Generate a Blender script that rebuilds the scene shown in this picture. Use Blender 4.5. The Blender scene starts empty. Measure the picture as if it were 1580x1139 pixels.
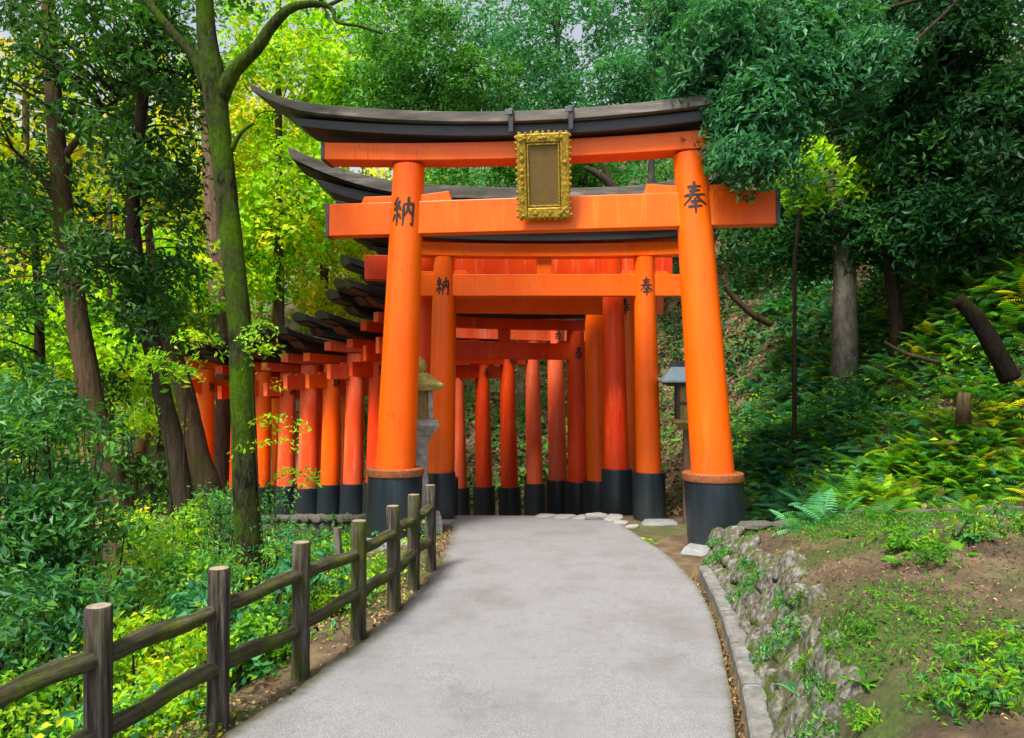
import bpy, bmesh, math, random
import numpy as np
from mathutils import Vector, Matrix

sc = bpy.context.scene
COL = sc.collection
R = math.radians
rng = np.random.default_rng(11)
random.seed(5)

# ------------------------------------------------------------------ camera
cam_d = bpy.data.cameras.new('camera')
cam = bpy.data.objects.new('camera', cam_d)
COL.objects.link(cam)
cam.location = (0, 0, 1.5)
cam.rotation_euler = (R(90), 0, 0)
cam_d.sensor_width = 36
cam_d.lens = 1150 / 1580 * 36
cam_d.shift_y = 30.5 / 1580
cam_d.clip_start = 0.05
cam_d.clip_end = 600
sc.camera = cam

# ------------------------------------------------------------------ world, sun, exposure
SUN_EL, SUN_AZ = R(60), R(212)          # azimuth clockwise from +Y: the sun stands behind the camera to the left
world = bpy.data.worlds.new('World')
sc.world = world
world.use_nodes = True
wn, wl = world.node_tree.nodes, world.node_tree.links
wn.clear()
wo = wn.new('ShaderNodeOutputWorld')
wb = wn.new('ShaderNodeBackground')
sky = wn.new('ShaderNodeTexSky')
sky.sky_type = 'NISHITA'
sky.sun_disc = False
sky.sun_elevation = SUN_EL
sky.sun_rotation = SUN_AZ
sky.air_density = 1.0
sky.dust_density = 3.5
sky.ozone_density = 0.6
wb.inputs['Strength'].default_value = 0.13
hsv = wn.new('ShaderNodeHueSaturation')          # thin high cloud: a paler sky
hsv.inputs['Saturation'].default_value = .35
wl.new(sky.outputs[0], hsv.inputs['Color'])
wl.new(hsv.outputs[0], wb.inputs[0])
wl.new(wb.outputs[0], wo.inputs[0])
sun_d = bpy.data.lights.new('sun', 'SUN')
sun = bpy.data.objects.new('sun', sun_d)
COL.objects.link(sun)
sun_d.energy = 3.7
sun_d.angle = R(12)
sun_d.color = (1.0, 0.93, 0.80)
sdir = Vector((math.sin(SUN_AZ) * math.cos(SUN_EL), math.cos(SUN_AZ) * math.cos(SUN_EL), math.sin(SUN_EL)))
sun.rotation_euler = sdir.to_track_quat('Z', 'Y').to_euler()
sun.location = sdir * 60
sc.view_settings.view_transform = 'Standard'
sc.view_settings.look = 'None'
sc.view_settings.exposure = 0.85
sc.view_settings.gamma = 1
sc.view_settings.use_curve_mapping = False
sc.render.engine = 'CYCLES'
sc.cycles.max_bounces = 6
sc.cycles.diffuse_bounces = 2
sc.cycles.glossy_bounces = 2
sc.cycles.transmission_bounces = 3
sc.cycles.sample_clamp_indirect = 4
sc.cycles.use_denoising = True

# ------------------------------------------------------------------ helpers
def P(px, py, d):
    return Vector(((px - 790) * d / 1150, d, 1.5 + (600 - py) * d / 1150))

def tag(o, label=None, cat=None, group=None, kind=None):
    if label: o['label'] = label
    if cat: o['category'] = cat
    if group: o['group'] = group
    if kind: o['kind'] = kind
    return o

def empty(name, loc=(0, 0, 0), rz=0.0):
    o = bpy.data.objects.new(name, None)
    o.empty_display_size = 0.2
    o.location = loc
    o.rotation_euler = (0, 0, rz)
    COL.objects.link(o)
    return o

def link_mesh(name, me, mat, parent=None, smooth=None, bevel=None):
    o = bpy.data.objects.new(name, me)
    COL.objects.link(o)
    if mat is not None and len(me.materials) == 0:
        me.materials.append(mat)
    if parent is not None: o.parent = parent
    if smooth is not None:
        me.polygons.foreach_set('use_smooth', [smooth] * len(me.polygons))
    if bevel:
        m = o.modifiers.new('bevel', 'BEVEL')
        m.width = bevel; m.segments = 2; m.limit_method = 'ANGLE'; m.angle_limit = R(35)
    return o

class MB:
    def __init__(s): s.v = []; s.f = []
    def add(s, vs, fs):
        n = len(s.v); s.v += [tuple(v) for v in vs]; s.f += [tuple(i + n for i in f) for f in fs]
    def box(s, x0, x1, y0, y1, z0, z1, M=None):
        vs = [Vector((x, y, z)) for z in (z0, z1) for y in (y0, y1) for x in (x0, x1)]
        if M: vs = [M @ v for v in vs]
        s.add(vs, [(0, 2, 3, 1), (4, 5, 7, 6), (0, 1, 5, 4), (2, 6, 7, 3), (0, 4, 6, 2), (1, 3, 7, 5)])
    def strip(s, sections):
        """sections: list of closed rings of the same length"""
        n = len(sections[0]); b = len(s.v)
        for r_ in sections: s.v += [tuple(p) for p in r_]
        for i in range(len(sections) - 1):
            for j in range(n):
                k = (j + 1) % n
                s.f.append((b + i * n + j, b + i * n + k, b + (i + 1) * n + k, b + (i + 1) * n + j))
        s.f.append(tuple(b + j for j in range(n))[::-1])
        s.f.append(tuple(b + (len(sections) - 1) * n + j for j in range(n)))
    def lathe(s, prof, n=28, c=(0, 0), shear=(0, 0)):
        """prof: list of (r, z); shear: x,y shift per metre of z"""
        secs = []
        for r_, z in prof:
            secs.append([(c[0] + shear[0] * z + r_ * math.cos(2 * math.pi * k / n), c[1] + shear[1] * z + r_ * math.sin(2 * math.pi * k / n), z) for k in range(n)])
        s.strip(secs)
    def tube(s, pts, radii, n=10, noise=0.0, seed=0, close=True):
        rr = random.Random(seed)
        pts = [Vector(p) for p in pts]
        ups = None; secs = []
        ph = rr.random() * 6
        for i, p in enumerate(pts):
            t = (pts[min(i + 1, len(pts) - 1)] - pts[max(i - 1, 0)]).normalized()
            if ups is None:
                a = Vector((0, 0, 1)) if abs(t.z) < 0.8 else Vector((0, 1, 0))
                ups = t.cross(a).normalized()
            u = (ups - t * ups.dot(t)).normalized(); ups = u
            w = t.cross(u)
            ring = []
            for k in range(n):
                a = 2 * math.pi * k / n
                q = radii[i] * (1 + noise * (math.sin(3 * a + ph + i * .35) * .5 + math.sin(5 * a + i * 1.3 + ph) * .3 + rr.uniform(-.5, .5)))
                ring.append(p + (u * math.cos(a) + w * math.sin(a)) * q)
            secs.append(ring)
        s.strip(secs)
    def build(s, name, mat, parent=None, smooth=False, bevel=None):
        me = bpy.data.meshes.new(name)
        me.from_pydata(s.v, [], s.f)
        me.update()
        if smooth == 'auto':
            o = link_mesh(name, me, mat, parent, True, bevel)
            bm = bmesh.new(); bm.from_mesh(me)
            for e in bm.edges:
                if len(e.link_faces) == 2 and e.calc_face_angle(0) > R(42): e.smooth = False
            bm.to_mesh(me); bm.free()
            return o
        return link_mesh(name, me, mat, parent, smooth, bevel)

def smooth_line(pts, radii, per=6):
    out, rad = [], []
    P_ = [Vector(p) for p in pts]
    n = len(P_)
    for i in range(n - 1):
        p0, p1, p2, p3 = P_[max(i - 1, 0)], P_[i], P_[i + 1], P_[min(i + 2, n - 1)]
        for k in range(per):
            t = k / per
            q = 0.5 * ((2 * p1) + (-p0 + p2) * t + (2 * p0 - 5 * p1 + 4 * p2 - p3) * t * t + (-p0 + 3 * p1 - 3 * p2 + p3) * t ** 3)
            out.append(q); rad.append(radii[i] * (1 - t) + radii[i + 1] * t)
    out.append(P_[-1]); rad.append(radii[-1])
    return out, rad

# ------------------------------------------------------------------ materials
def new_mat(name):
    m = bpy.data.materials.new(name); m.use_nodes = True
    nt = m.node_tree
    return m, nt.nodes, nt.links, nt.nodes['Principled BSDF']

def ramp(nodes, stops):
    r = nodes.new('ShaderNodeValToRGB')
    e = r.color_ramp.elements
    while len(e) < len(stops): e.new(0.5)
    for i, (p, c) in enumerate(stops):
        e[i].position = p; e[i].color = (*c, 1)
    return r

def coords(nodes, links, kind='Object', scale=(1, 1, 1)):
    tc = nodes.new('ShaderNodeTexCoord'); mp = nodes.new('ShaderNodeMapping')
    mp.inputs['Scale'].default_value = scale
    links.new(tc.outputs[kind], mp.inputs[0])
    return mp.outputs[0]

def noise(nodes, links, co, scale, detail=6, rough=.6, dist=0.0):
    n = nodes.new('ShaderNodeTexNoise')
    n.inputs['Scale'].default_value = scale; n.inputs['Detail'].default_value = detail
    n.inputs['Roughness'].default_value = rough; n.inputs['Distortion'].default_value = dist
    links.new(co, n.inputs['Vector'])
    return n.outputs['Fac']

def mix(nodes, links, fac, a, b, mode='MIX'):
    m = nodes.new('ShaderNodeMix'); m.data_type = 'RGBA'; m.blend_type = mode
    for sock, val in ((m.inputs[0], fac), (m.inputs[6], a), (m.inputs[7], b)):
        if hasattr(val, 'is_linked') or isinstance(val, bpy.types.NodeSocket): links.new(val, sock)
        elif isinstance(val, (int, float)): sock.default_value = val
        else: sock.default_value = (*val, 1)
    return m.outputs[2]

def bump(nodes, links, bs, h, strength=.3, dist=.01, prev=None):
    b = nodes.new('ShaderNodeBump'); b.inputs['Strength'].default_value = strength; b.inputs['Distance'].default_value = dist
    links.new(h, b.inputs['Height'])
    if prev is not None: links.new(prev, b.inputs['Normal'])
    links.new(b.outputs[0], bs.inputs['Normal'])
    return b.outputs[0]

def mat_paint(name, c1, c2, fade, rough=.34, coat=.25, grime=None, gz=(.55, 1.25)):
    m, n, l, bs = new_mat(name)
    co = coords(n, l, 'Object', (1, 1, .25))
    f1 = noise(n, l, co, 3.0, 5)
    r1 = ramp(n, [(.35, c1), (.7, c2)]); l.new(f1, r1.inputs[0])
    co2 = coords(n, l, 'Object', (1, 1, .12))
    f2 = noise(n, l, co2, 9.0, 8, .7)
    r2 = ramp(n, [(.56, (0, 0, 0)), (.80, (1, 1, 1))]); l.new(f2, r2.inputs[0])
    cc = mix(n, l, r2.outputs[0], r1.outputs[0], fade)
    f4 = noise(n, l, coords(n, l, 'Object', (1, 1, 1)), 60, 4, .7)
    r4 = ramp(n, [(.70, (0, 0, 0)), (.78, (1, 1, 1))]); l.new(f4, r4.inputs[0])
    cc = mix(n, l, r4.outputs[0], cc, (c1[0] * .35, c1[1] * .5, .01))
    f5 = noise(n, l, coords(n, l, 'Object', (1, 1, .035)), 34, 3, .5, .15)
    r5 = ramp(n, [(.485, (0, 0, 0)), (.5, (.75, .75, .75)), (.515, (0, 0, 0))]); l.new(f5, r5.inputs[0])
    f6 = noise(n, l, coords(n, l, 'Object'), 2.2, 4, .6)
    r6 = ramp(n, [(.50, (0, 0, 0)), (.62, (1, 1, 1))]); l.new(f6, r6.inputs[0])
    cm = n.new('ShaderNodeMath'); cm.operation = 'MULTIPLY'; l.new(r5.outputs[0], cm.inputs[0]); l.new(r6.outputs[0], cm.inputs[1])
    cc = mix(n, l, cm.outputs[0], cc, (c1[0] * .28, c1[1] * .28, .003))
    sx = n.new('ShaderNodeSeparateXYZ'); l.new(coords(n, l, 'Object'), sx.inputs[0])
    mr = n.new('ShaderNodeMapRange'); l.new(sx.outputs['Z'], mr.inputs[0])
    mr.inputs[1].default_value = gz[0]; mr.inputs[2].default_value = gz[1]; mr.inputs[3].default_value = .85; mr.inputs[4].default_value = 0
    gm = n.new('ShaderNodeMath'); gm.operation = 'MULTIPLY'; l.new(mr.outputs[0], gm.inputs[0]); l.new(f2, gm.inputs[1])
    cc = mix(n, l, gm.outputs[0], cc, grime or (c1[0] * .45, c1[1] * .55, .012))
    l.new(cc, bs.inputs['Base Color'])
    r3 = ramp(n, [(.3, (rough - .08,) * 3), (.75, (rough + .22,) * 3)]); l.new(f2, r3.inputs[0])
    l.new(r3.outputs[0], bs.inputs['Roughness'])
    bs.inputs['Coat Weight'].default_value = coat
    bs.inputs['Coat Roughness'].default_value = .16
    bs.inputs['Specular IOR Level'].default_value = .3
    f3 = noise(n, l, coords(n, l, 'Object', (1, 1, .15)), 26, 5)
    bump(n, l, bs, f3, .12, .01)
    return m

M = {}
M['vermilion'] = mat_paint('vermilion_paint', (.95, .110, .0003), (.95, .152, .0005), (.95, .24, .02), .34, .10)
M['vermilion_shaded'] = mat_paint('weathered_shaded_vermilion_paint', (.72, .034, .001), (.84, .075, .002), (.90, .24, .10), .40, .1)  # worn paint; its deep red base also puts roof shade into the colour
M['vermilion_faded_lit'] = mat_paint('faded_and_lit_vermilion_paint', (.82, .07, .008), (.88, .17, .07), (.92, .42, .32), .5, .05)  # faded paint, also used to put bright light into the tunnel gates
M['black_paint'] = mat_paint('black_paint', (.006, .010, .015), (.012, .022, .032), (.030, .042, .045), .32, .2, (.05, .056, .045), (-.15, .55))

def mat_simple(name, stops, scale=8, stretch=(1, 1, 1), rough=.8, bs_=.4, bd=.01, metallic=0.0, moss=None, detail=8):
    m, n, l, bs = new_mat(name)
    co = coords(n, l, 'Object', stretch)
    if name == 'mossy_wall_stone':
        oi = n.new('ShaderNodeObjectInfo'); va = n.new('ShaderNodeVectorMath'); va.operation = 'ADD'
        l.new(co, va.inputs[0]); l.new(oi.outputs['Location'], va.inputs[1]); co = va.outputs[0]
    f = noise(n, l, co, scale, detail, .65)
    r = ramp(n, stops); l.new(f, r.inputs[0])
    c = r.outputs[0]
    if moss:
        fm = noise(n, l, co if name == 'mossy_wall_stone' else coords(n, l, 'Object'), moss[1], 5, .6)
        rm = ramp(n, [(moss[2], (0, 0, 0)), (moss[2] + .14, (1, 1, 1))]); l.new(fm, rm.inputs[0])
        fv = noise(n, l, coords(n, l, 'Object'), moss[1] * 9, 4, .6)
        rv = ramp(n, [(.3, tuple(q * .5 for q in moss[0])), (.7, moss[0])]); l.new(fv, rv.inputs[0])
        c = mix(n, l, rm.outputs[0], c, rv.outputs[0])
    l.new(c, bs.inputs['Base Color'])
    bs.inputs['Roughness'].default_value = rough
    bs.inputs['Metallic'].default_value = metallic
    bump(n, l, bs, f, bs_, bd)
    return m

M['roof_top'] = mat_simple('weathered_roof_boards', [(.3, (.060, .055, .048)), (.52, (.13, .118, .105)), (.68, (.32, .28, .265))], 5, (.35, 3, 3), .75, .4, .01, moss=((.06, .075, .02), 3.0, .60))
M['roof_black'] = mat_simple('black_lacquered_beam', [(.3, (.008, .010, .012)), (.7, (.026, .030, .034))], 7, (.3, 2, 2), .42, .2)
M['end_cap'] = mat_simple('grey_end_cap', [(.3, (.03, .035, .045)), (.7, (.10, .11, .13))], 12, (1, 1, 1), .5, .2)
M['copper'] = mat_simple('copper_band', [(.3, (.16, .040, .010)), (.6, (.30, .095, .03)), (.8, (.42, .2, .09))], 30, (1, 1, 1), .5, .2)
M['gold'] = mat_simple('gilt_metal', [(.25, (.13, .08, .008)), (.5, (.36, .23, .018)), (.72, (.74, .52, .04))], 34, (1, 1, 1), .42, .6, .01, .35)
M['plaque'] = mat_simple('dull_bronze_plaque', [(.3, (.12, .07, .014)), (.7, (.17, .105, .02))], 40, (1, 1, 1), .55, .15)
M['ink'] = mat_simple('black_ink_lettering', [(.35, (.012, .010, .008)), (.8, (.05, .035, .02))], 30, (1, 1, 1), .6, .1)
M['stone'] = mat_simple('grey_granite', [(.3, (.16, .155, .14)), (.5, (.30, .29, .27)), (.7, (.46, .45, .43))], 16, (1, 1, 1), .85, .6, .012, moss=((.13, .17, .03), 4.0, .58))
M['pale_stone'] = mat_simple('pale_footing_stone', [(.3, (.12, .13, .13)), (.7, (.27, .29, .29))], 9, (1, 1, 1), .8, .4, .01, moss=((.24, .28, .07), 5.0, .62))
M['wall_stone'] = mat_simple('mossy_wall_stone', [(.30, (.035, .029, .020)), (.45, (.11, .098, .080)), (.57, (.22, .21, .195)), (.72, (.40, .39, .38))], 2.6, (1, 1, 1), .92, .9, .04, moss=((.09, .14, .012), 1.5, .47))
M['wall_stone'].node_tree.nodes['Principled BSDF'].inputs['Specular IOR Level'].default_value = .2
M['lantern_roof'] = mat_simple('lichened_lantern_roof', [(.3, (.20, .17, .05)), (.55, (.42, .36, .09)), (.75, (.62, .55, .2))], 16, (1, 1, 1), .85, .5)
M['blue_metal'] = mat_simple('pale_blue_metal_roof', [(.3, (.34, .52, .58)), (.7, (.50, .72, .80))], 10, (1, 1, 1), .4, .1)
M['gold_wood'] = mat_simple('amber_wood', [(.3, (.16, .10, .02)), (.7, (.36, .25, .06))], 10, (3, 3, .6), .6, .3)
M['dark_wood'] = mat_simple('dark_wood', [(.3, (.02, .016, .012)), (.7, (.06, .05, .04))], 10, (3, 3, .6), .7, .3)
M['ledge'] = mat_simple('dark_mossy_ledge_stone', [(.3, (.045, .040, .034)), (.55, (.11, .105, .095)), (.75, (.20, .19, .18))], 7, (1, 1, 1), .9, .8, .03, moss=((.07, .11, .015), 3.0, .54))
M['kerb'] = mat_simple('worn_kerb_concrete', [(.3, (.085, .085, .078)), (.55, (.17, .17, .165)), (.75, (.28, .275, .265))], 14, (1, 1, 1), .9, .5, .008, moss=((.12, .14, .04), 2.6, .60))

def mat_path():
    m, n, l, bs = new_mat('path_concrete')
    co = coords(n, l, 'Object')
    f = noise(n, l, co, 210, 4, .85)
    r = ramp(n, [(.34, (.075, .076, .082)), (.5, (.188, .191, .202)), (.66, (.36, .364, .38))]); l.new(f, r.inputs[0])
    f2 = noise(n, l, co, 1.6, 8, .65)
    r2 = ramp(n, [(.3, (.74, .72, .69)), (.5, (.98, .98, 1)), (.75, (1.05, 1.06, 1.09))]); l.new(f2, r2.inputs[0])
    c = mix(n, l, 1.0, r.outputs[0], r2.outputs[0], 'MULTIPLY')
    f3 = noise(n, l, co, 9, 6, .7)
    r3 = ramp(n, [(.54, (0, 0, 0)), (.74, (.55, .55, .55))]); l.new(f3, r3.inputs[0])
    c = mix(n, l, r3.outputs[0], c, (.13, .125, .115))
    f7 = noise(n, l, co, 3.4, 5, .6, 1.2)
    r7 = ramp(n, [(.488, (0, 0, 0)), (.497, (.6, .6, .6)), (.506, (0, 0, 0))]); l.new(f7, r7.inputs[0])
    f8 = noise(n, l, co, .8, 3, .5)
    r8 = ramp(n, [(.56, (0, 0, 0)), (.64, (1, 1, 1))]); l.new(f8, r8.inputs[0])
    m8 = n.new('ShaderNodeMath'); m8.operation = 'MULTIPLY'; l.new(r7.outputs[0], m8.inputs[0]); l.new(r8.outputs[0], m8.inputs[1])
    c = mix(n, l, m8.outputs[0], c, (.07, .065, .06))
    at = n.new('ShaderNodeAttribute'); at.attribute_name = 'edge'
    fe = noise(n, l, co, 16, 5, .7)
    ma = n.new('ShaderNodeMath'); ma.operation = 'MULTIPLY'; l.new(at.outputs['Fac'], ma.inputs[0]); l.new(fe, ma.inputs[1])
    re = ramp(n, [(.18, (0, 0, 0)), (.52, (1, 1, 1))]); l.new(ma.outputs[0], re.inputs[0])
    c = mix(n, l, re.outputs[0], c, (.085, .085, .045))
    vr = n.new('ShaderNodeTexVoronoi'); vr.inputs['Scale'].default_value = 4.5
    l.new(co, vr.inputs['Vector'])
    l.new(c, bs.inputs['Base Color'])
    bs.inputs['Roughness'].default_value = .82
    b1 = bump(n, l, bs, f, .5, .004)
    bump(n, l, bs, f2, .3, .02, b1)
    return m
M['path'] = mat_path()

def mat_ground():
    m, n, l, bs = new_mat('forest_floor')
    co = coords(n, l, 'Object')
    f = noise(n, l, co, 3.2, 10, .7, .3)
    r = ramp(n, [(.28, (.030, .020, .011)), (.46, (.10, .068, .036)), (.6, (.19, .135, .075)), (.78, (.27, .20, .12))]); l.new(f, r.inputs[0])
    f2 = noise(n, l, co, 1.1, 6, .6)
    r2 = ramp(n, [(.50, (0, 0, 0)), (.62, (1, 1, 1))]); l.new(f2, r2.inputs[0])
    f3 = noise(n, l, co, 40, 4, .7)
    r3 = ramp(n, [(.3, (.028, .05, .008)), (.7, (.10, .15, .022))]); l.new(f3, r3.inputs[0])
    c = mix(n, l, r2.outputs[0], r.outputs[0], r3.outputs[0])
    l.new(c, bs.inputs['Base Color'])
    bs.inputs['Roughness'].default_value = .95
    f4 = noise(n, l, co, 22, 8, .75)
    b1 = bump(n, l, bs, f4, .8, .05)
    return m
M['ground'] = mat_ground()

def mat_bark(name, stops, moss=None, stretch=(1, 1, .16), scale=22):
    m, n, l, bs = new_mat(name)
    f = noise(n, l, coords(n, l, 'Object', stretch), scale, 8, .7, .2)
    r = ramp(n, stops); l.new(f, r.inputs[0]); c = r.outputs[0]
    if moss:
        fm = noise(n, l, coords(n, l, 'Object', (1, 1, .5)), 2.4, 7, .65)
        rm = ramp(n, [(moss[1] - .07, (0, 0, 0)), (moss[1] + .07, (1, 1, 1))]); l.new(fm, rm.inputs[0])
        fv = noise(n, l, coords(n, l, 'Object'), 30, 5, .7)
        rv = ramp(n, [(.3, tuple(q * .35 for q in moss[0])), (.72, moss[0])]); l.new(fv, rv.inputs[0])
        c = mix(n, l, rm.outputs[0], c, rv.outputs[0])
    l.new(c, bs.inputs['Base Color'])
    bs.inputs['Roughness'].default_value = .95
    bs.inputs['Specular IOR Level'].default_value = .12
    bump(n, l, bs, f, 1.0, .035)
    return m
M['bark_moss'] = mat_bark('mossy_bark', [(.38, (.006, .007, .003)), (.60, (.050, .056, .022))], ((.075, .16, .001), .51), (1, 1, .3), 30)
M['bark_brown'] = mat_bark('brown_bark', [(.3, (.035, .022, .012)), (.7, (.15, .10, .06))], ((.10, .12, .015), .60))
M['bark_dark'] = mat_bark('dark_bark', [(.3, (.018, .013, .008)), (.7, (.075, .058, .04))], ((.05, .07, .012), .62))
M['bark_black'] = mat_bark('rotten_black_bark', [(.3, (.004, .003, .002)), (.7, (.018, .013, .009))], ((.03, .045, .008), .64))
M['bark_cedar'] = mat_bark('cedar_bark', [(.3, (.07, .04, .028)), (.7, (.22, .14, .10))])
M['bark_pale'] = mat_bark('pale_grey_bark', [(.3, (.10, .09, .075)), (.7, (.34, .31, .27))], None, (1, 1, .5), 14)
M['bark_warm_lit'] = mat_bark('warm_lit_bark', [(.3, (.12, .07, .02)), (.7, (.34, .20, .07))])  # warm light on the slim leaning trunk is put into its bark colour
M['bamboo'] = mat_simple('bamboo_culm', [(.3, (.16, .18, .03)), (.7, (.45, .40, .09))], 3, (1, 1, .4), .5, .1)
M['fence'] = mat_bark('grooved_fence_wood', [(.32, (.014, .011, .009)), (.5, (.075, .062, .052)), (.68, (.21, .185, .16))], ((.10, .13, .015), .55), (1, 1, .07), 42)
M['fence_rail'] = mat_bark('grooved_rail_wood', [(.32, (.016, .012, .010)), (.5, (.08, .066, .052)), (.68, (.22, .19, .155))], ((.12, .16, .02), .51), (.07, 1, 1), 42)
M['post_top'] = mat_simple('post_end_grain', [(.3, (.14, .11, .08)), (.7, (.32, .26, .18))], 30, (1, 1, 1), .9, .4)

def mat_leaf(name, trans=.35, rough=.45, spec=.5):
    m, n, l, bs = new_mat(name)
    at = n.new('ShaderNodeAttribute'); at.attribute_name = 'col'
    l.new(at.outputs['Color'], bs.inputs['Base Color'])
    bs.inputs['Roughness'].default_value = rough
    bs.inputs['Specular IOR Level'].default_value = spec
    tr = n.new('ShaderNodeBsdfTranslucent')
    hs = mix(n, l, 1.0, at.outputs['Color'], (1.25, 1.3, .55), 'MULTIPLY')
    l.new(hs, tr.inputs['Color'])
    mx = n.new('ShaderNodeMixShader'); mx.inputs[0].default_value = trans
    l.new(bs.outputs[0], mx.inputs[1]); l.new(tr.outputs[0], mx.inputs[2])
    l.new(mx.outputs[0], n['Material Output'].inputs[0])
    return m
M['leaf'] = mat_leaf('leaf', .42, .55, .25)
M['leaf_gloss'] = mat_leaf('glossy_leaf', .34, .5, .32)
M['litter'] = mat_leaf('dead_leaf', .1, .9, .2)

# ------------------------------------------------------------------ terrain
def seg_lateral(poly, x, y):
    """signed lateral distance (right positive), interpolated 3rd.. columns, for arrays x, y"""
    poly = np.asarray(poly, float)
    best = np.full(x.shape, 1e9); lat = np.zeros(x.shape); att = np.zeros(x.shape + (poly.shape[1],))
    for i in range(len(poly) - 1):
        a, b = poly[i], poly[i + 1]
        dx, dy = b[0] - a[0], b[1] - a[1]; L2 = dx * dx + dy * dy
        t = np.clip(((x - a[0]) * dx + (y - a[1]) * dy) / L2, 0, 1)
        qx, qy = a[0] + t * dx, a[1] + t * dy
        d = np.hypot(x - qx, y - qy)
        side = np.sign((x - a[0]) * dy - (y - a[1]) * dx)
        u = d < best
        best = np.where(u, d, best); lat = np.where(u, d * side, lat)
        att = np.where(u[..., None], a + (b - a) * t[..., None], att)
    return lat, att

XLk = np.array([[-4, -3.0], [0, -2.15], [2, -1.56], [3.2, -1.22], [4.0, -.98], [4.8, -.79], [5.6, -.68], [6.4, -.61], [7.8, -.63], [8.8, -.72]])
XRk = np.array([[-4, -1.2], [0, -.1], [2, .57], [3.2, .96], [3.6, 1.06], [4.42, 1.23], [5.0, 1.33], [5.66, 1.40], [6.39, 1.41], [6.9, 1.38], [7.67, 1.27], [8.3, 1.20], [8.8, 1.18]])
def XL(y): return np.interp(y, XLk[:, 0], XLk[:, 1])
def XR(y): return np.interp(y, XRk[:, 0], XRk[:, 1])
def gut(y): return np.interp(y, [0, 6.2, 7.0], [.062, .062, .02])
def XG(y): return np.interp(y, [-4, 0, 2, 3.2, 3.6, 4.42, 5.0, 5.66, 6.2, 6.9], [-1.14, -.04, .632, 1.022, 1.122, 1.292, 1.392, 1.49, 1.555, 1.62])
def XW(y): return XG(y) + .105

# right posts of the gates behind the first one: x, y, heading, width, tie beam height, scale, overhang
GATES = [
    (1.59, 8.60, 0, 2.44, 2.69, 1.00, 1.10),
    (1.32, 9.30, 3, 2.45, 3.05, 1.40, 1.50),
    (1.55, 10.00, 5, 2.50, 2.80, 1.00, 1.15),
    (1.256, 10.70, 12, 2.44, 3.02, 1.10, 1.20),
    (1.03, 11.50, 20, 2.44, 2.45, 1.00, 1.05),
    (.76, 12.20, 27, 2.40, 2.88, 1.05, 1.10),
    (.40, 12.90, 33, 2.44, 2.74, 1.00, 1.05),
    (-.04, 13.50, 39, 2.44, 2.72, 1.00, 1.00),
    (-.52, 14.00, 43, 2.40, 2.56, .95, .95),
    (-1.05, 14.60, 46, 2.44, 2.62, 1.00, 1.00),
    (-1.65, 15.00, 50, 2.44, 2.52, .95, .95),
    (-2.25, 15.40, 54, 2.44, 2.56, 1.00, 1.00),
    (-2.85, 15.80, 57, 2.44, 2.50, .95, .95),
    (-3.50, 16.10, 60, 2.44, 2.56, 1.00, .95),
    (-4.20, 16.35, 66, 2.44, 2.52, .95, .95),
    (-5.12, 16.50, 72, 2.44, 2.66, 1.00, 1.6),
]
def zt(y): return np.minimum(0, 1.5 - .1700 * np.minimum(y, 16.5))
gc = []
for g in GATES:
    th = R(g[2]); gc.append((g[0] - g[3] / 2 * math.cos(th), g[1] - g[3] / 2 * math.sin(th)))
CENTER = [(-2.4, -4, 1.25, 1.2), (-1.1, 0, 1.2, 1.2), (-.13, 3.2, 1.25, 1.2), (.22, 4.8, 1.25, 1.2), (.41, 6.4, 1.3, 1.3), (.37, 7.8, 1.75, 1.6)]
CENTER += [(x, y, 1.62, 1.7) for x, y in gc] + [(-8.5, 15.6, 1.7, 1.7), (-13, 15.4, 1.7, 1.7)]
FOOT = [(13, 1.0), (7, 3.6), (4.5, 5.3), (2.95, 6.8), (2.72, 8.5), (2.45, 10.3), (1.9, 12.3), (.6, 14.4), (-.9, 16.0), (-3, 17.3), (-6, 18.3), (-10, 19), (-13, 22), (-20, 26), (-40, 30)]

_wav = [(rng.uniform(.25, 3.2), rng.uniform(0, 6.3), rng.uniform(0, 6.3)) for _ in range(26)]
def wobble(x, y):
    z = 0
    for k, a, ph in _wav: z = z + math.sin(1) * np.sin((x * math.cos(a) + y * math.sin(a)) * k * 1.7 + ph) / (k + .6)
    return z * .11

def mound(x, y):
    dx = x - XW(y)
    k = np.interp(y, [4.2, 6.5, 6.62, 6.8], [1, .50, .46, 0])
    prof = np.interp(dx, [-.02, 0, .23, .40, .80, 2.6, 5], [-9, 0, .46, .57, .65, .70, .70])
    return np.where(prof > -1, prof * k, -9)

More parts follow.
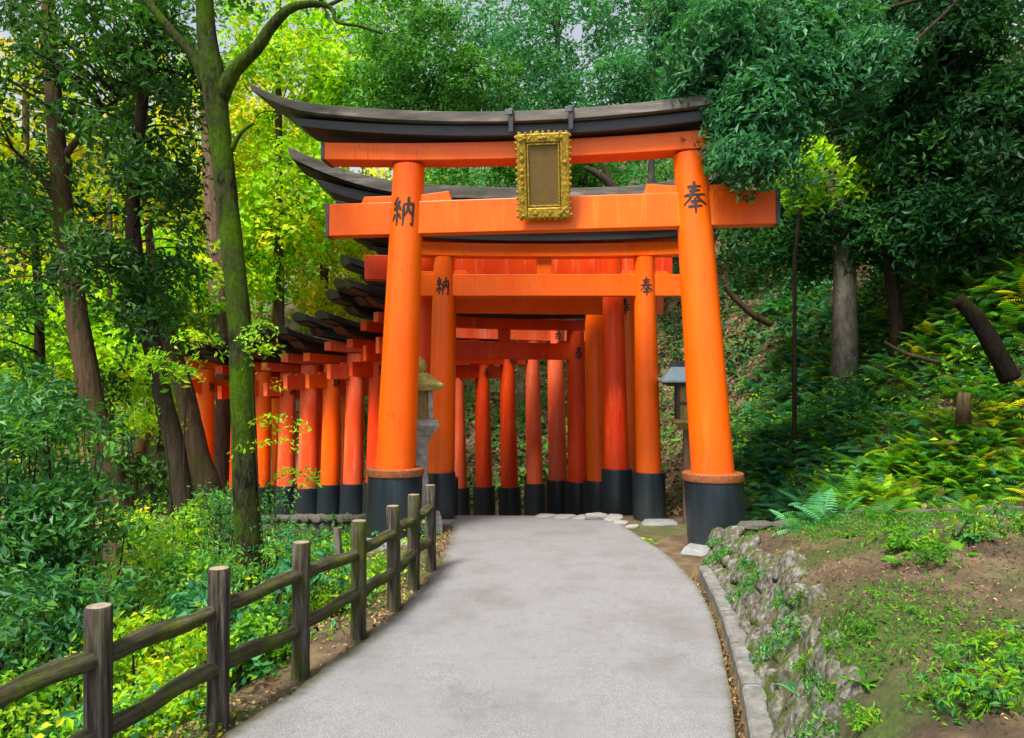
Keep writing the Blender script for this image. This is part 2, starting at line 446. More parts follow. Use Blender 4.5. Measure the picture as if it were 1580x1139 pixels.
def H(x, y, fine=True):
    x = np.asarray(x, float); y = np.asarray(y, float)
    base = zt(y)
    lat, att = seg_lateral(CENTER, x, y)
    w = wobble(x, y)
    hl = att[..., 2]
    dl = np.maximum(0, -lat - hl)
    tun = np.clip((att[..., 1] - 7.0) / 1.5, 0, 1)
    drop = tun * .45 * np.clip(dl / .12, 0, 1) + np.where(dl < 3, .34 * dl, 1.02 + .10 * (dl - 3))
    drop = np.minimum(drop, 2.0)
    z = base - drop + w * np.clip(dl / .8, 0, 1) * 1.2
    fl, _ = seg_lateral(FOOT, x, y)
    dr = np.maximum(0, fl)
    rise = np.where(dr < 8, .95 * dr, 7.6 + .55 * (dr - 8))
    rise = np.minimum(rise, 15 + 0 * rise)
    z = z + rise + w * 1.6 * np.clip(dr / .7, 0, 1)
    m = mound(x, y)
    m = np.where(m > -1, m + w * .25 * np.clip((x - XW(y)) / .5, 0, 1), m)
    z = np.where((y < 6.85) & (x > XW(y)), np.maximum(z, m), z)
    # gutter
    g = (x > XR(y) + .004) & (x < XG(y)) & (y < 6.3)
    z = np.where(g, -.13, z)
    hf = .010 * (np.sin(x * 23 + 3 * np.sin(y * 9)) * np.sin(y * 27 + 2 * np.sin(x * 11)) + .8 * np.sin(x * 41 + y * 17) * np.sin(y * 37 - x * 13))
    z = z + np.where((y < 6.6) & (x > XW(y) + .25), hf * 1.4, 0)
    pth = (x > XL(y) + .02) & (x < XR(y) - .004) & (y < 8.8)
    z = np.where(pth, -.02, z)
    # far valley side climbing again, left
    far = np.clip((-x - 14) / 10, 0, 3)
    z = z + far * 2.6
    return z

def Hs(x, y): return float(H(np.array([x]), np.array([y]))[0])

def axis(lo, a, b, hi, fine, grow=1.16):
    out = list(np.arange(a, b, fine)); s = fine; v = out[-1]
    while v < hi:
        s *= grow; v += s; out.append(v)
    s = fine; v = a; pre = []
    while v > lo:
        s *= grow; v -= s; pre.append(v)
    return np.array(pre[::-1] + out)

def build_ground():
    xs = axis(-70, -3.0, 4.4, 70, .034, 1.09); ys = axis(-6, 1.4, 7.4, 90, .036, 1.045)
    X, Y = np.meshgrid(xs, ys)
    Z = H(X, Y)
    nx, ny = len(xs), len(ys)
    v = np.stack([X, Y, Z], -1).reshape(-1, 3)
    i = np.arange(nx - 1)[None, :] + np.arange(ny - 1)[:, None] * nx
    f = np.stack([i, i + 1, i + 1 + nx, i + nx], -1).reshape(-1, 4)
    me = bpy.data.meshes.new('ground')
    me.vertices.add(len(v)); me.vertices.foreach_set('co', v.ravel())
    me.loops.add(f.size); me.loops.foreach_set('vertex_index', f.ravel())
    me.polygons.add(len(f)); me.polygons.foreach_set('loop_start', np.arange(len(f)) * 4)
    me.polygons.foreach_set('use_smooth', np.ones(len(f), bool))
    me.update(); me.validate()
    o = link_mesh('ground', me, M['ground'])
    tag(o, kind='structure')
build_ground()

# path: poured slabs with joints
pathE = empty('path'); tag(pathE, kind='structure')
for a, b in ((-4, 1.55), (1.552, 4.12), (4.122, 8.86)):
    ys = np.linspace(a, b, max(4, int((b - a) / .08)))
    nu = 24
    us = np.concatenate([[0], np.linspace(.012, .988, nu - 2), [1]])
    vs, fs, ed = [], [], []
    for y in ys:
        xl, xr = XL(y) + .015 * math.sin(y * 9) + .01 * math.sin(y * 23), XR(y)
        for u in us:
            x = xl + (xr - xl) * u
            z = .012 - .02 * min(1, max(0, (y - 8.5) / .36)) + .004 * math.sin(x * 2 + y)
            vs.append((x, y, z)); ed.append(max(0, 1 - min((x - xl) * 1.6, (xr - x) * 4) / .22))
    nb = len(vs)
    for j in range(len(ys) - 1):
        for i in range(nu - 1):
            k = j * nu + i; fs.append((k, k + 1, k + nu + 1, k + nu))
    ring = [i for i in range(nu)] + [(j + 1) * nu - 1 for j in range(1, len(ys))] + [(len(ys) - 1) * nu + i for i in range(nu - 2, -1, -1)] + [j * nu for j in range(len(ys) - 2, 0, -1)]
    base = len(vs)
    for k in ring: x, y, z = vs[k]; vs.append((x, y, -.12)); ed.append(1)
    for q in range(len(ring)):
        q2 = (q + 1) % len(ring); fs.append((ring[q], base + q, base + q2, ring[q2]))
    me = bpy.data.meshes.new('slab'); me.from_pydata(vs, [], fs)
    at = me.attributes.new('edge', 'FLOAT', 'POINT'); at.data.foreach_set('value', ed)
    link_mesh('slab', me, M['path'], pathE, False)

# ------------------------------------------------------------------ stones
def rock_mesh(name, seed, mat, sub=2, flat=.0, rough=.22, boxy=.5, fine=0.0):
    r = random.Random(seed)
    bm = bmesh.new(); bmesh.ops.create_icosphere(bm, subdivisions=sub, radius=1)
    dirs = [Vector((r.gauss(0, 1), r.gauss(0, 1), r.gauss(0, 1))).normalized() for _ in range(9)]
    cut = [r.uniform(.62, .9) for _ in dirs]
    for v in bm.verts:
        p = v.co.copy()
        m = max(abs(p.x), abs(p.y), abs(p.z))
        p = p.lerp(p / m * .82, boxy)
        for d, c in zip(dirs, cut):
            q = p.dot(d)
            if q > c: p -= d * (q - c) * .85
        p *= 1 + r.uniform(-1, 1) * rough * .18
        if fine: p *= 1 + fine * (math.sin(p.x * 7 + seed) * math.sin(p.y * 9 + seed * 2) + .7 * math.sin(p.z * 11 + p.y * 5 + seed))
        v.co = p
    me = bpy.data.meshes.new(name); bm.to_mesh(me); bm.free()
    me.materials.append(mat)
    me.polygons.foreach_set('use_smooth', [bool(fine)] * len(me.polygons))
    return me

wall_rocks = [rock_mesh('stone', 40 + i, M['wall_stone'], 3, rough=.05, boxy=.9, fine=.045) for i in range(12)]
block_rocks = [rock_mesh('block', 70 + i, M['stone'], 3, boxy=.85, rough=.08, fine=.05) for i in range(6)]
ledge_rocks = [rock_mesh('coping', 120 + i, M['ledge'], 3, boxy=.9, rough=.10, fine=.05) for i in range(4)]
pale_rocks = [rock_mesh('footing', 90 + i, M['pale_stone'], 3, boxy=.55, rough=.05) for i in range(3)]

def place(name, me, loc, scl, rot, parent):
    o = bpy.data.objects.new(name, me); COL.objects.link(o)
    o.parent = parent; o.location = loc; o.scale = scl; o.rotation_euler = rot
    return o

# retaining wall of field stones beside the path
wallE = empty('retaining_wall', (0, 0, 0))
tag(wallE, 'low mossy field stone retaining wall along the right side of the path', 'wall')
rr = random.Random(3)
yy = 1.7
while yy < 6.5:
    L = rr.uniform(.17, .32)
    k = float(np.interp(yy, [4.2, 6.5], [1, .50]))
    z = -.05; row = 0
    while z < .40 * k:
        h = rr.uniform(.12, .21) * (.7 + .3 * k)
        yq = yy + rr.uniform(-.04, .04) + (row % 2) * L * .45
        x = float(XW(yq)) + (z + h / 2) * .50 + .035 + rr.uniform(-.008, .012)
        slope = math.atan2(float(XW(yq + .2) - XW(yq - .2)), .4)
        place('stone', rr.choice(wall_rocks), (x, yq, z + h / 2), (.075, L * .62, h * .68), (rr.uniform(-.3, .1), R(27) + rr.uniform(-.07, .07), -slope + rr.uniform(-.07, .07)), wallE)
        z += h * .86; row += 1
    yy += L * .90
# end of the wall by the gate base and its flat coping running to the right
cop = empty('wall_coping', (0, 0, 0))
tag(cop, 'flat grey coping stones along the back edge of the right earth bank', 'coping')
cp = [Vector((1.98, 6.52, .31)), Vector((2.5, 6.28, .37)), Vector((3.1, 6.0, .47)), Vector((3.9, 5.6, .60)), Vector((4.8, 5.1, .72))]
for i in range(len(cp) - 1):
    a, b = cp[i], cp[i + 1]; n = 2
    for k in range(n):
        p, q = a.lerp(b, k / n), a.lerp(b, (k + 1) / n); c = (p + q) / 2; dv = q - p
        c.z = max(Hs(c.x, c.y) + .045, c.z)
        place('coping_stone', rr.choice(ledge_rocks), c - Vector((0, 0, .015)), (dv.length * .60, .12, .045), (rr.uniform(-.04, .04), -math.atan2(dv.z, dv.xy.length), math.atan2(dv.y, dv.x)), cop)

# kerb of the drain
kerb = empty('drain_kerb', (0, 0, 0))
tag(kerb, 'narrow worn concrete kerb between the drain and the stone wall', 'kerb')
ky = 1.2
while ky < 6.0:
    L = rr.uniform(.5, .72); mb = MB(); secs = []
    n = 6
    for i in range(n + 1):
        y = ky + .006 + (L - .012) * i / n; x0 = float(XG(y)); x1 = x0 + .085
        t = .022 + rr.uniform(-.004, .004); j = rr.uniform(-.004, .004)
        secs.append([(x0 + j, y, -.12), (x1 + .02, y, -.12), (x1 + .02, y, t), (x1 - .01, y, t + .006), (x0 + .012 + j, y, t + .004), (x0 + j, y, t - .01)])
    mb.strip([s_[::-1] for s_ in secs])
    mb.build('kerb_stone', M['kerb'], kerb)
    ky += L

# edging stones where the path bends into the gates
edge = empty('path_edging', (0, 0, 0))
tag(edge, 'irregular mossy edging stones where the path bends under the gates', 'edging')
for px, py, d, w, h in ((842, 803, 8.72, .15, .035), (872, 803, 8.66, .16, .04), (897, 800, 8.6, .12, .05), (920, 797, 8.55, .16, .075), (946, 800, 8.5, .13, .07), (958, 808, 8.3, .10, .04), (975, 815, 8.1, .10, .035)):
    p = P(px, py, d); place('edging_stone', rr.choice(block_rocks), (p.x, p.y, max(.0, p.z - h * .2)), (w, .11, h), (0, 0, rr.uniform(-.3, .1)), edge)

# stone ledge under the left row of posts
ledge = empty('stone_ledge', (0, 0, 0))
tag(ledge, 'mossy stone ledge under the left row of gate posts', 'ledge')
lp = []
for g in GATES:
    th = R(g[2]); W = g[3] + .75
    lp.append(Vector((g[0] - W * math.cos(th), g[1] - W * math.sin(th), 0)))
for i in range(2, len(lp) - 1):
    a, b = lp[i], lp[i + 1]; n = 2
    for k in range(n):
        p, q = a.lerp(b, k / n), a.lerp(b, (k + 1) / n); c = (p + q) / 2; dv = q - p
        z = float(zt(c.y)) + .0
        place('ledge_stone', rr.choice(ledge_rocks), (c.x, c.y, z - .05), (dv.length * .6 + .02, .16, .07), (0, 0, math.atan2(dv.y, dv.x)), ledge)
        place('ledge_stone', rr.choice(ledge_rocks), (c.x, c.y + .02, z - .22), (dv.length * .62, .12, .13), (0, 0, math.atan2(dv.y, dv.x) + rr.uniform(-.1, .1)), ledge)
        place('ledge_stone', rr.choice(ledge_rocks), (c.x, c.y + .03, z - .42), (dv.length * .6, .12, .13), (0, 0, math.atan2(dv.y, dv.x) + rr.uniform(-.1, .1)), ledge)

# ------------------------------------------------------------------ lettering
HO = [[(22, 81), (78, 84)], [(28, 68), (72, 71)], [(6, 54), (94, 58)],
      [(50, 99), (49, 80), (43, 62), (28, 42), (2, 24)], [(54, 57), (68, 40), (97, 25)],
      [(32, 33), (68, 35)], [(20, 18), (78, 21)], [(50, 46), (50, 20), (49, -4)]]
NO = [[(28, 99), (20, 86), (9, 76), (30, 74)], [(40, 86), (26, 70), (8, 56), (42, 60)], [(33, 69), (44, 53)],
      [(26, 57), (27, 30), (25, 2)], [(15, 42), (10, 30), (3, 18)], [(34, 42), (44, 24)],
      [(55, 72), (55, 40), (53, 0)], [(55, 73), (95, 76), (95, 40), (94, 2), (84, 10)],
      [(75, 99), (75, 74), (71, 52), (59, 34)], [(75, 60), (82, 48), (90, 38)]]
def kanji(strokes, cx, cz, w, h, rad, shear, r_at, name_parent, side):
    """brush strokes wrapped on the front of a round post (front is local -y)"""
    mb = MB(); rj = random.Random(len(strokes))
    for st in strokes:
        pts = [Vector((p[0] / 100 - .5, p[1] / 100 - .5)) for p in st]
        dense = []
        for i in range(len(pts) - 1):
            for k in range(5): dense.append(pts[i].lerp(pts[i + 1], k / 5))
        dense.append(pts[-1])
        n = len(dense); rows = []
        for i, p in enumerate(dense):
            t = (dense[min(i + 1, n - 1)] - dense[max(i - 1, 0)]); t = Vector((t.x * w, t.y * h)).normalized()
            nn = Vector((-t.y, t.x)); s_ = i / (n - 1)
            wd = .052 * (1.0 - .55 * s_ ** 2) * (.7 + .3 * min(1, s_ * 6)) * h * rj.uniform(.9, 1.12)
            c = Vector((p.x * w, p.y * h))
            rows.append((c + nn * wd, c, c - nn * wd))
        base = len(mb.v)
        for row in rows:
            for q in row:
                z = cz + q.y; rd = r_at(z) + .0035; a = q.x / rd
                mb.v.append((cx + shear * z + rd * math.sin(a), -rd * math.cos(a), z))
        for i in range(n - 1):
            for k in range(2):
                a = base + i * 3 + k; mb.f.append((a, a + 3, a + 4, a + 1))
    return mb.build('lettering', M['ink'], name_parent, True)

# ------------------------------------------------------------------ torii gates
def curved_beam(name, mat, parent, xl, xr, y0, y1, zb, zt_, cur, slant=0.0, ridge=0.0, bevel=.006, n=28, ext=None):
    mb = MB(); secs = []
    for i in range(n + 1):
        u = i / n; xb = -xl + (xr + xl) * u
        rise = cur(abs(xb))
        s_ = slant * (2 * u - 1)
        prof = [(y0, zb), (y1, zb), (y1, zt_)] + ([((y0 + y1) / 2, zt_ + ridge)] if ridge else []) + [(y0, zt_)]
        hh = zt_ - zb
        secs.append([(xb + s_ * (z - zb) / hh, y, z + rise) for y, z in prof])
    mb.strip(secs)
    return mb.build(name, mat, parent, False, bevel)

def torii(loc, yaw, W, zn, zs0, sh, s, nl, nr, kl, kr, rb, rt, rs, hs, lean, mat, label, ring=True, offs=(0, 0), foot=None, first=False, curve=None, lip=.0, i_letter=True):
    t = empty('torii_gate', loc, yaw)
    tag(t, label, 'torii gate', 'vermilion torii gates standing one behind another')
    zn0, zn1 = zn
    for side in (-1, 1):
        off = offs[0] if side < 0 else offs[1]
        cx = side * W / 2; shx = -side * (lean if isinstance(lean, float) else lean[(side + 1) // 2])
        def r_at(z): return rb + (rt - rb) * max(0, z - off) / (zs0 - off)
        mb = MB()
        ztop = zs0
        mb.lathe([(r_at(off + hs - .02), off + hs - .02)] + [(r_at(z), z) for z in np.linspace(off + hs, ztop, 8)], 32, (cx - 0, 0), (shx, 0))
        post = mb.build('post', mat, t, 'auto')
        mb = MB()
        mb.lathe([(rs * .99, off - .12), (rs, off + .05), (rs * .985, off + hs - .03), (rs * .965, off + hs)], 36, (cx, 0), (shx, 0))
        mb.build('post_base', M['black_paint'], t, 'auto')
        if ring:
            mb = MB()
            mb.lathe([(rs * 1.02, off + hs - .062), (rs * 1.035, off + hs - .05), (rs * 1.03, off + hs + .004), (rs * .98, off + hs + .012), (rb, off + hs + .014)], 36, (cx, 0), (shx, 0))
            mb.build('band', M['copper'], t, 'auto')
        kh = .29 if first else .21 * s ** .5
        if first: kanji(HO if side > 0 else NO, cx, 3.235 + (.05 if side > 0 else .0), .235, kh, 0, shx, r_at, t, side)
        elif i_letter: kanji(HO if side > 0 else NO, cx, (zn0 + zn1) / 2 - .02, .155 * s ** .5, kh, 0, shx, r_at, t, side)
        # wedges on the tie beam
        xt = cx + shx * zn1; rr_ = r_at(zn1)
        wl, wh, wy = (.27, .085, .05) if first else (.13 * s, .045 * s, .035)
        for d in (-1, 1):
            mb = MB(); x0 = xt + d * (rr_ - .02); x1 = xt + d * (rr_ + wl)
            h1 = wh * (1.15 if d * side < 0 else .8)
            ring_ = [(x0, zn1 + .001), (x1 + d * .03, zn1 + .001), (x1, zn1 + h1), (x0, zn1 + wh * .8)]
            if d < 0: ring_ = ring_[::-1]
            mb.strip([[(x, -wy, z) for x, z in ring_][::-1], [(x, wy, z) for x, z in ring_][::-1]])
            mb.build('wedge', mat, t, False, .004)
        if foot is not None:
            f = foot[0 if side < 0 else 1]
            if f: place('footing', pale_rocks[f[6]], (cx + f[0], f[1], f[2]), (f[3], f[4], f[5]), (0, 0, f[7]), t)
    ny = .075 if first else .055 * s
    mb = MB(); mb.box(-nl, nr, -ny, ny, zn0, zn1); mb.build('tie_beam', mat, t, False, .007)
    for x in ((-nl - .035, nr - .002) if first else ()):
        mb = MB(); mb.box(x, x + .037, -ny - .006, ny + .006, zn0 - .006, zn1 + .006); mb.build('end_cap', M['end_cap'], t, False, .004)
    mb = MB(); gw = .10 if first else .085 * s; mb.box(-gw, gw, -ny * .8, ny * .8, zn1, zs0 + .02); mb.build('strut', mat, t, False, .006)
    cur = curve
    a, b, c = sh                                   # lintel, black beam, roof heights
    curved_beam('lower_lintel', mat, t, nl + .02 * s, nr + .02 * s, -ny * 1.75, ny * 1.75, zs0, zs0 + a, lambda x: .4 * cur(min(x, nl)))
    for x in ((-nl - .02 * s - .034, nr + .02 * s - .002) if first else ()):
        mb = MB(); r_ = .4 * cur(nl); mb.box(x, x + .036, -ny * 1.75 - .006, ny * 1.75 + .006, zs0 - .006 + r_, zs0 + a + .005 + r_); mb.build('end_cap', M['end_cap'], t, False, .004)
    z1 = zs0 + a + .002
    curved_beam('upper_lintel', M['roof_black'], t, kl * .84, kr * .84, -ny * 3.1, ny * 3.1, z1 + .012, z1 + b, lambda x: .4 * cur(min(x, nl)) + .85 * (cur(x) - .4 * cur(min(x, nl))), slant=.18 * s * .7)
    z2 = z1 + b + .006
    curved_beam('roof', M['roof_top'] if s > 1.15 else M['roof_black'], t, kl, kr, -ny * 3.6 - lip, ny * 3.6 + lip, z2, z2 + c * .68, cur, slant=.05, ridge=c * .30, bevel=.004, n=36)
    if not first: curved_beam('eave_board', M['dark_wood'], t, kl - .06, kr - .06, -ny * 3.25, ny * 3.25, z2 - .022, z2 - .002, cur, slant=.03, n=36)
    return t

curveA = lambda x: .034 * x * x + .35 * max(0, x - 2.3) ** 2
g1 = torii((.375, 7.25, .0), R(-7.5), 3.17, (3.03, 3.35), 3.715, (.168, .118, .14), 1.25, 2.22, 2.10, 2.92, 2.90, .212, .155, .277, .70, (.046, .070),
           M['vermilion'], 'largest and nearest vermilion torii gate with a gilt plaque and tall black post bases', True, (0, 0),
           ((-.04, -.16, -.03, .36, .33, .09, 0, .2), (-.06, -.20, -.02, .36, .33, .10, 1, -.3)), True, curveA, .03)
# straps on the roof and the plaque
for x in (-.345, .215):
    mb = MB(); mb.box(x - .022, x + .022, -.335, .02, 4.105, 4.122); mb.box(x - .022, x + .022, -.338, -.318, 3.90, 4.105)
    mb.build('roof_strap', M['roof_black'], g1, False, .003)
    mb = MB(); mb.box(x - .055, x + .015, -.35, -.340, 4.06, 4.11); mb.build('strap_cap', M['end_cap'], g1, False, .004)
pq = empty('plaque', (-.045, -.245, 3.50)); pq.parent = g1
pq.rotation_euler = (R(14), 0, 0)
pw, ph_ = .245, .385
mb = MB()
for x0, x1, z0, z1 in ((-pw, -pw + .085, -ph_, ph_), (pw - .085, pw, -ph_, ph_), (-pw + .085, pw - .085, ph_ - .085, ph_), (-pw + .085, pw - .085, -ph_, -ph_ + .1)):
    mb.box(x0, x1, -.035, .02, z0, z1)
mb.build('frame', M['gold'], pq, False, .012)
mb = MB(); mb.box(-pw + .083, pw - .083, -.012, .015, -ph_ + .098, ph_ - .083); mb.build('panel', M['plaque'], pq)
mb = MB(); bi = .092
for x0, x1, z0, z1 in ((-pw + bi, -pw + bi + .016, -ph_ + .105, ph_ - .09), (pw - bi - .016, pw - bi, -ph_ + .105, ph_ - .09), (-pw + bi + .016, pw - bi - .016, ph_ - .106, ph_ - .09), (-pw + bi + .016, pw - bi - .016, -ph_ + .105, -ph_ + .121)):
    mb.box(x0, x1, -.028, -.010, z0, z1)
mb.build('inner_border', M['gold'], pq, False, .004)
# carved scrolls round the frame
rr2 = random.Random(8); per = []
n = 9
for i in range(n): per += [(-pw + 2 * pw * (i + .5) / n, ph_ + .004), (-pw + 2 * pw * (i + .5) / n, -ph_ - .004)]
n = 14
for i in range(n): per += [(-pw - .004, -ph_ + 2 * ph_ * (i + .5) / n), (pw + .004, -ph_ + 2 * ph_ * (i + .5) / n)]
scroll = []
for k in range(4):
    bm = bmesh.new(); bmesh.ops.create_icosphere(bm, subdivisions=2, radius=1)
    for v in bm.verts: v.co *= rr2.uniform(.75, 1.15)
    me = bpy.data.meshes.new('scroll'); bm.to_mesh(me); bm.free(); me.materials.append(M['gold'])
    me.polygons.foreach_set('use_smooth', [True] * len(me.polygons)); scroll.append(me)
for x, z in per:
    place('scroll', rr2.choice(scroll), (x, -.012, z), (rr2.uniform(.010, .026), .018, rr2.uniform(.010, .024)), (0, rr2.uniform(-1, 1), 0), pq)
for i in range(26):
    u = rr2.uniform(-1, 1); q = rr2.choice([-1, 1])
    if i % 2: x, z = q * (pw - .045), u * ph_ * .95
    else: x, z = u * pw * .95, q * (ph_ - .045)
    place('scroll', rr2.choice(scroll), (x, -.036, z), (rr2.uniform(.012, .025), .012, rr2.uniform(.015, .03)), (0, rr2.uniform(-1, 1), 0), pq)

names = [
    'second torii gate, framed by the largest gate, with clear black characters on slim posts',
    'third torii gate, whose curved weathered roof shows above the tie beam of the largest gate',
    'fourth torii gate, right post almost hidden by the slim right post of the second',
    'fifth torii gate, tall plain posts left of the fourth gate',
    'sixth torii gate, dark red, its black roof crossing the middle of the opening',
    'seventh torii gate, with a pale pinkish tie beam just under the dark red roof line',
    'eighth torii gate, faded pinkish post in the middle of the opening',
    'ninth torii gate, its right post second left of the faded pinkish post',
    'tenth torii gate, lowest dark red tie beam seen deep in the opening',
    'eleventh torii gate, right post just right of the second gate\'s slim left post',
    'twelfth torii gate, in the side row just left of the largest gate post',
    'thirteenth torii gate, pale faded posts in the side row left of the largest gate',
    'fourteenth torii gate, in the middle of the side row between mossy tree and largest gate',
    'fifteenth torii gate, beside the right edge of the mossy forked tree',
    'sixteenth torii gate, largely hidden behind the mossy forked tree',
    'farthest torii gate, bright orange post seen left of the mossy forked tree',
]
for i, (gx, gy, th, W, c, s, over) in enumerate(GATES):
    a = R(th); cx, cy = gc[i]; z0 = float(zt(cy))
    offl = float(zt(gy - W * math.sin(a))) - z0; offr = float(zt(gy)) - z0
    zs0 = c + .32 * s ** .7; half = W / 2
    kk = .055 / s
    cv = (lambda x, m=half + over, o=over, hh=half: .022 * x * x + (.18 if hh + o > 2.6 else .10) * max(0, x - hh * .95) ** 2 / max(.5, o) )
    foot = None
    if i == 0: foot = ((.06, -.22, -.04, .22, .2, .07, 2, .1), (.03, -.28, -.03, .27, .2, .075, 0, .05))
    gate_paint = M['vermilion'] if i in (0, 2, 3, 10, 13, 15) else M['vermilion_faded_lit'] if i in (5, 6, 9, 11, 12) else M['vermilion_shaded']
    gr = random.Random(i * 7 + 1); fr = 1.0 if i < 1 else gr.uniform(.98, 1.22) * (1.12 if i > 7 else 1)
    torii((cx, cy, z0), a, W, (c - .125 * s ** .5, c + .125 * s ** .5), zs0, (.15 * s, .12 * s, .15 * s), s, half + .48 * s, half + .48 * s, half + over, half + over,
          .150 * fr, .120 * fr, .190 * fr, .54 + (0 if i < 1 else gr.uniform(-.04, .05)), .022, gate_paint, names[i], i < 0, (offl, offr), foot, False, cv, .01, i != 1)

# ------------------------------------------------------------------ lanterns
def frustum(mb, z0, z1, a0, a1, b0=None, b1=None):
    b0 = a0 if b0 is None else b0; b1 = a1 if b1 is None else b1
    mb.strip([[(-a0, -b0, z0), (a0, -b0, z0), (a0, b0, z0), (-a0, b0, z0)], [(-a1, -b1, z1), (a1, -b1, z1), (a1, b1, z1), (-a1, b1, z1)]])
lan = empty('stone_lantern', (-.98, 7.92, .05), R(8))
tag(lan, 'slender grey stone lantern with lichen yellow roof behind the left post of the largest gate', 'lantern')
mb = MB(); frustum(mb, -.1, .12, .24, .22); mb.build('base', M['stone'], lan, False, .015)
mb = MB(); mb.lathe([(.13, .12), (.11, .2), (.088, .55), (.085, .85), (.12, .93), (.12, .96)], 20); mb.build('shaft', M['stone'], lan, 'auto')
mb = MB(); frustum(mb, .96, 1.06, .13, .20); frustum(mb, 1.061, 1.13, .20, .185); mb.build('platform', M['stone'], lan, False, .01)
mb = MB()
for x in (-1, 1):
    for y in (-1, 1): mb.box(x * .11 - .025, x * .11 + .025, y * .11 - .025, y * .11 + .025, 1.13, 1.43)
mb.build('fire_box', M['stone'], lan, False, .006)
mb = MB(); mb.box(-.09, .09, -.09, .09, 1.13, 1.428); mb.build('window', M['gold_wood'], lan)
mb = MB(); frustum(mb, 1.43, 1.49, .20, .25); frustum(mb, 1.491, 1.62, .25, .08); mb.build('roof', M['lantern_roof'], lan, False, .014)
mb = MB(); mb.lathe([(.05, 1.62), (.075, 1.66), (.07, 1.73), (.02, 1.79)], 16); mb.build('finial', M['lantern_roof'], lan, 'auto')

lb = empty('roofed_lantern', (1.97, 8.35, .19), R(-6))
tag(lb, 'wooden lantern with pale blue roof partly hidden behind the largest gate\'s right post', 'lantern')
mb = MB(); mb.box(-.05, .05, -.05, .05, -.2, .93); mb.build('post', M['cedar'] if 'cedar' in M else M['bark_cedar'], lb, False, .006)
mb = MB(); mb.box(-.17, .17, -.17, .17, .93, .97); frustum(mb, .85, .929, .07, .15); mb.build('tray', M['gold_wood'], lb, False, .004)
mb = MB()
for x in (-1, 1):
    for y in (-1, 1): mb.box(x * .12 - .014, x * .12 + .014, y * .12 - .014, y * .12 + .014, .97, 1.38)
mb.box(-.13, .13, -.132, -.118, 1.14, 1.165); mb.box(-.13, .13, -.132, -.118, 1.355, 1.38)
mb.build('frame', M['dark_wood'], lb)
mb = MB(); mb.box(-.105, .105, -.105, .105, .971, 1.378); mb.build('pane', M['gold_wood'], lb)
mb = MB(); frustum(mb, 1.38, 1.40, .30, .31, .26, .27); frustum(mb, 1.401, 1.56, .31, .18, .27, .04); mb.build('roof', M['blue_metal'], lb, False, .004)
mb = MB(); mb.box(-.2, .2, -.05, .05, 1.555, 1.60); [mb.box(-.19 + .07 * k, -.155 + .07 * k, -.06, .06, 1.60, 1.625) for k in range(6)]; mb.build('ridge', M['end_cap'], lb)
mb = MB(); frustum(mb, 1.34, 1.38, .20, .28, .18, .25); mb.build('eave', M['dark_wood'], lb)

# ------------------------------------------------------------------ fence
fence = empty('log_fence', (-1.2, 3.9, 0))
tag(fence, 'brown rustic log fence with two rails along the left edge of the path', 'fence')
inv = Matrix.Translation(-fence.location)
posts = [(-1.92, 1.60), (-1.70, 2.14), (-1.50, 2.70), (-1.30, 3.29), (-1.10, 3.87), (-.925, 4.49), (-.80, 5.05), (-.74, 5.58), (-.67, 6.13)]
tops = [.70, .71, .705, .70, .695, .70, .70, .70, .70]
rj = random.Random(21)
for (x, y), tz in zip(posts, tops):
    mb = MB(); n = 22; secs = []
    lx, ly = rj.uniform(-.012, .012), rj.uniform(-.01, .01)
    groove = [rj.uniform(.93, 1.02) for _ in range(n)]
    for j in range(9):
        z = -.25 + (tz + .25) * j / 8
        rad = .048 * (1.06 if j < 3 else 1) * rj.uniform(.985, 1.015)
        secs.append([(x + lx * z + rad * groove[k] * math.cos(2 * math.pi * k / n), y + ly * z + rad * groove[k] * math.sin(2 * math.pi * k / n), z) for k in range(n)])
    rad = .041
    secs.append([(x + lx * tz + rad * math.cos(2 * math.pi * k / n), y + ly * tz + rad * math.sin(2 * math.pi * k / n), tz + .008) for k in range(n)])
    mb.strip(secs)
    o = mb.build('post', M['fence'], fence, 'auto'); o.data.transform(inv)
    o.data.materials.append(M['post_top']); o.data.polygons[-1].material_index = 1
def rail(p, q, r0, seed):
    r_ = random.Random(seed); p, q = Vector(p), Vector(q); d = (q - p)
    L = d.length; n = 14; ns = 12; mb = MB(); secs = []
    groove = [r_.uniform(.90, 1.05) for _ in range(ns)]
    for j in range(n + 1):
        u = j / n; rad = r0 * (1 + .07 * math.sin(u * 7 + seed) + r_.uniform(-.03, .03))
        if j in (0, n): rad *= .86
        secs.append([(-L / 2 + L * u, rad * groove[k] * math.cos(2 * math.pi * k / ns + u * .5) + .006 * math.sin(u * 9 + seed), rad * groove[k] * math.sin(2 * math.pi * k / ns + u * .5) + .006 * math.cos(u * 6 + seed)) for k in range(ns)])
    mb.strip(secs)
    o = mb.build('rail', M['fence_rail'], fence, 'auto')
    o.location = (p + q) / 2 - fence.location
    o.rotation_euler = (0, -math.atan2(d.z, d.xy.length), math.atan2(d.y, d.x))
for i in range(len(posts) - 1):
    a, b = Vector((*posts[i], 0)), Vector((*posts[i + 1], 0)); dv = (b - a).normalized()
    for z in (.525, .265):
        za, zb = z + rj.uniform(-.012, .012), z + rj.uniform(-.012, .012)
        rail(a + dv * .035 + Vector((0, 0, za)), b - dv * .03 + Vector((0, 0, zb)), .036, i * 3 + int(z * 10))
# weathered stake beyond the fence
stk = MB(); p = P(522, 905, 6.6)
stk.tube([(p.x, p.y, p.z - .25), (p.x + .005, p.y, p.z + .2), (p.x - .01, p.y, p.z + .52)], [.04, .038, .034], 9, .1, 3)
o = stk.build('wooden_stake', M['bark_pale'], None, 'auto'); tag(o, 'short pale weathered stake behind the fence near the largest gate', 'stake')

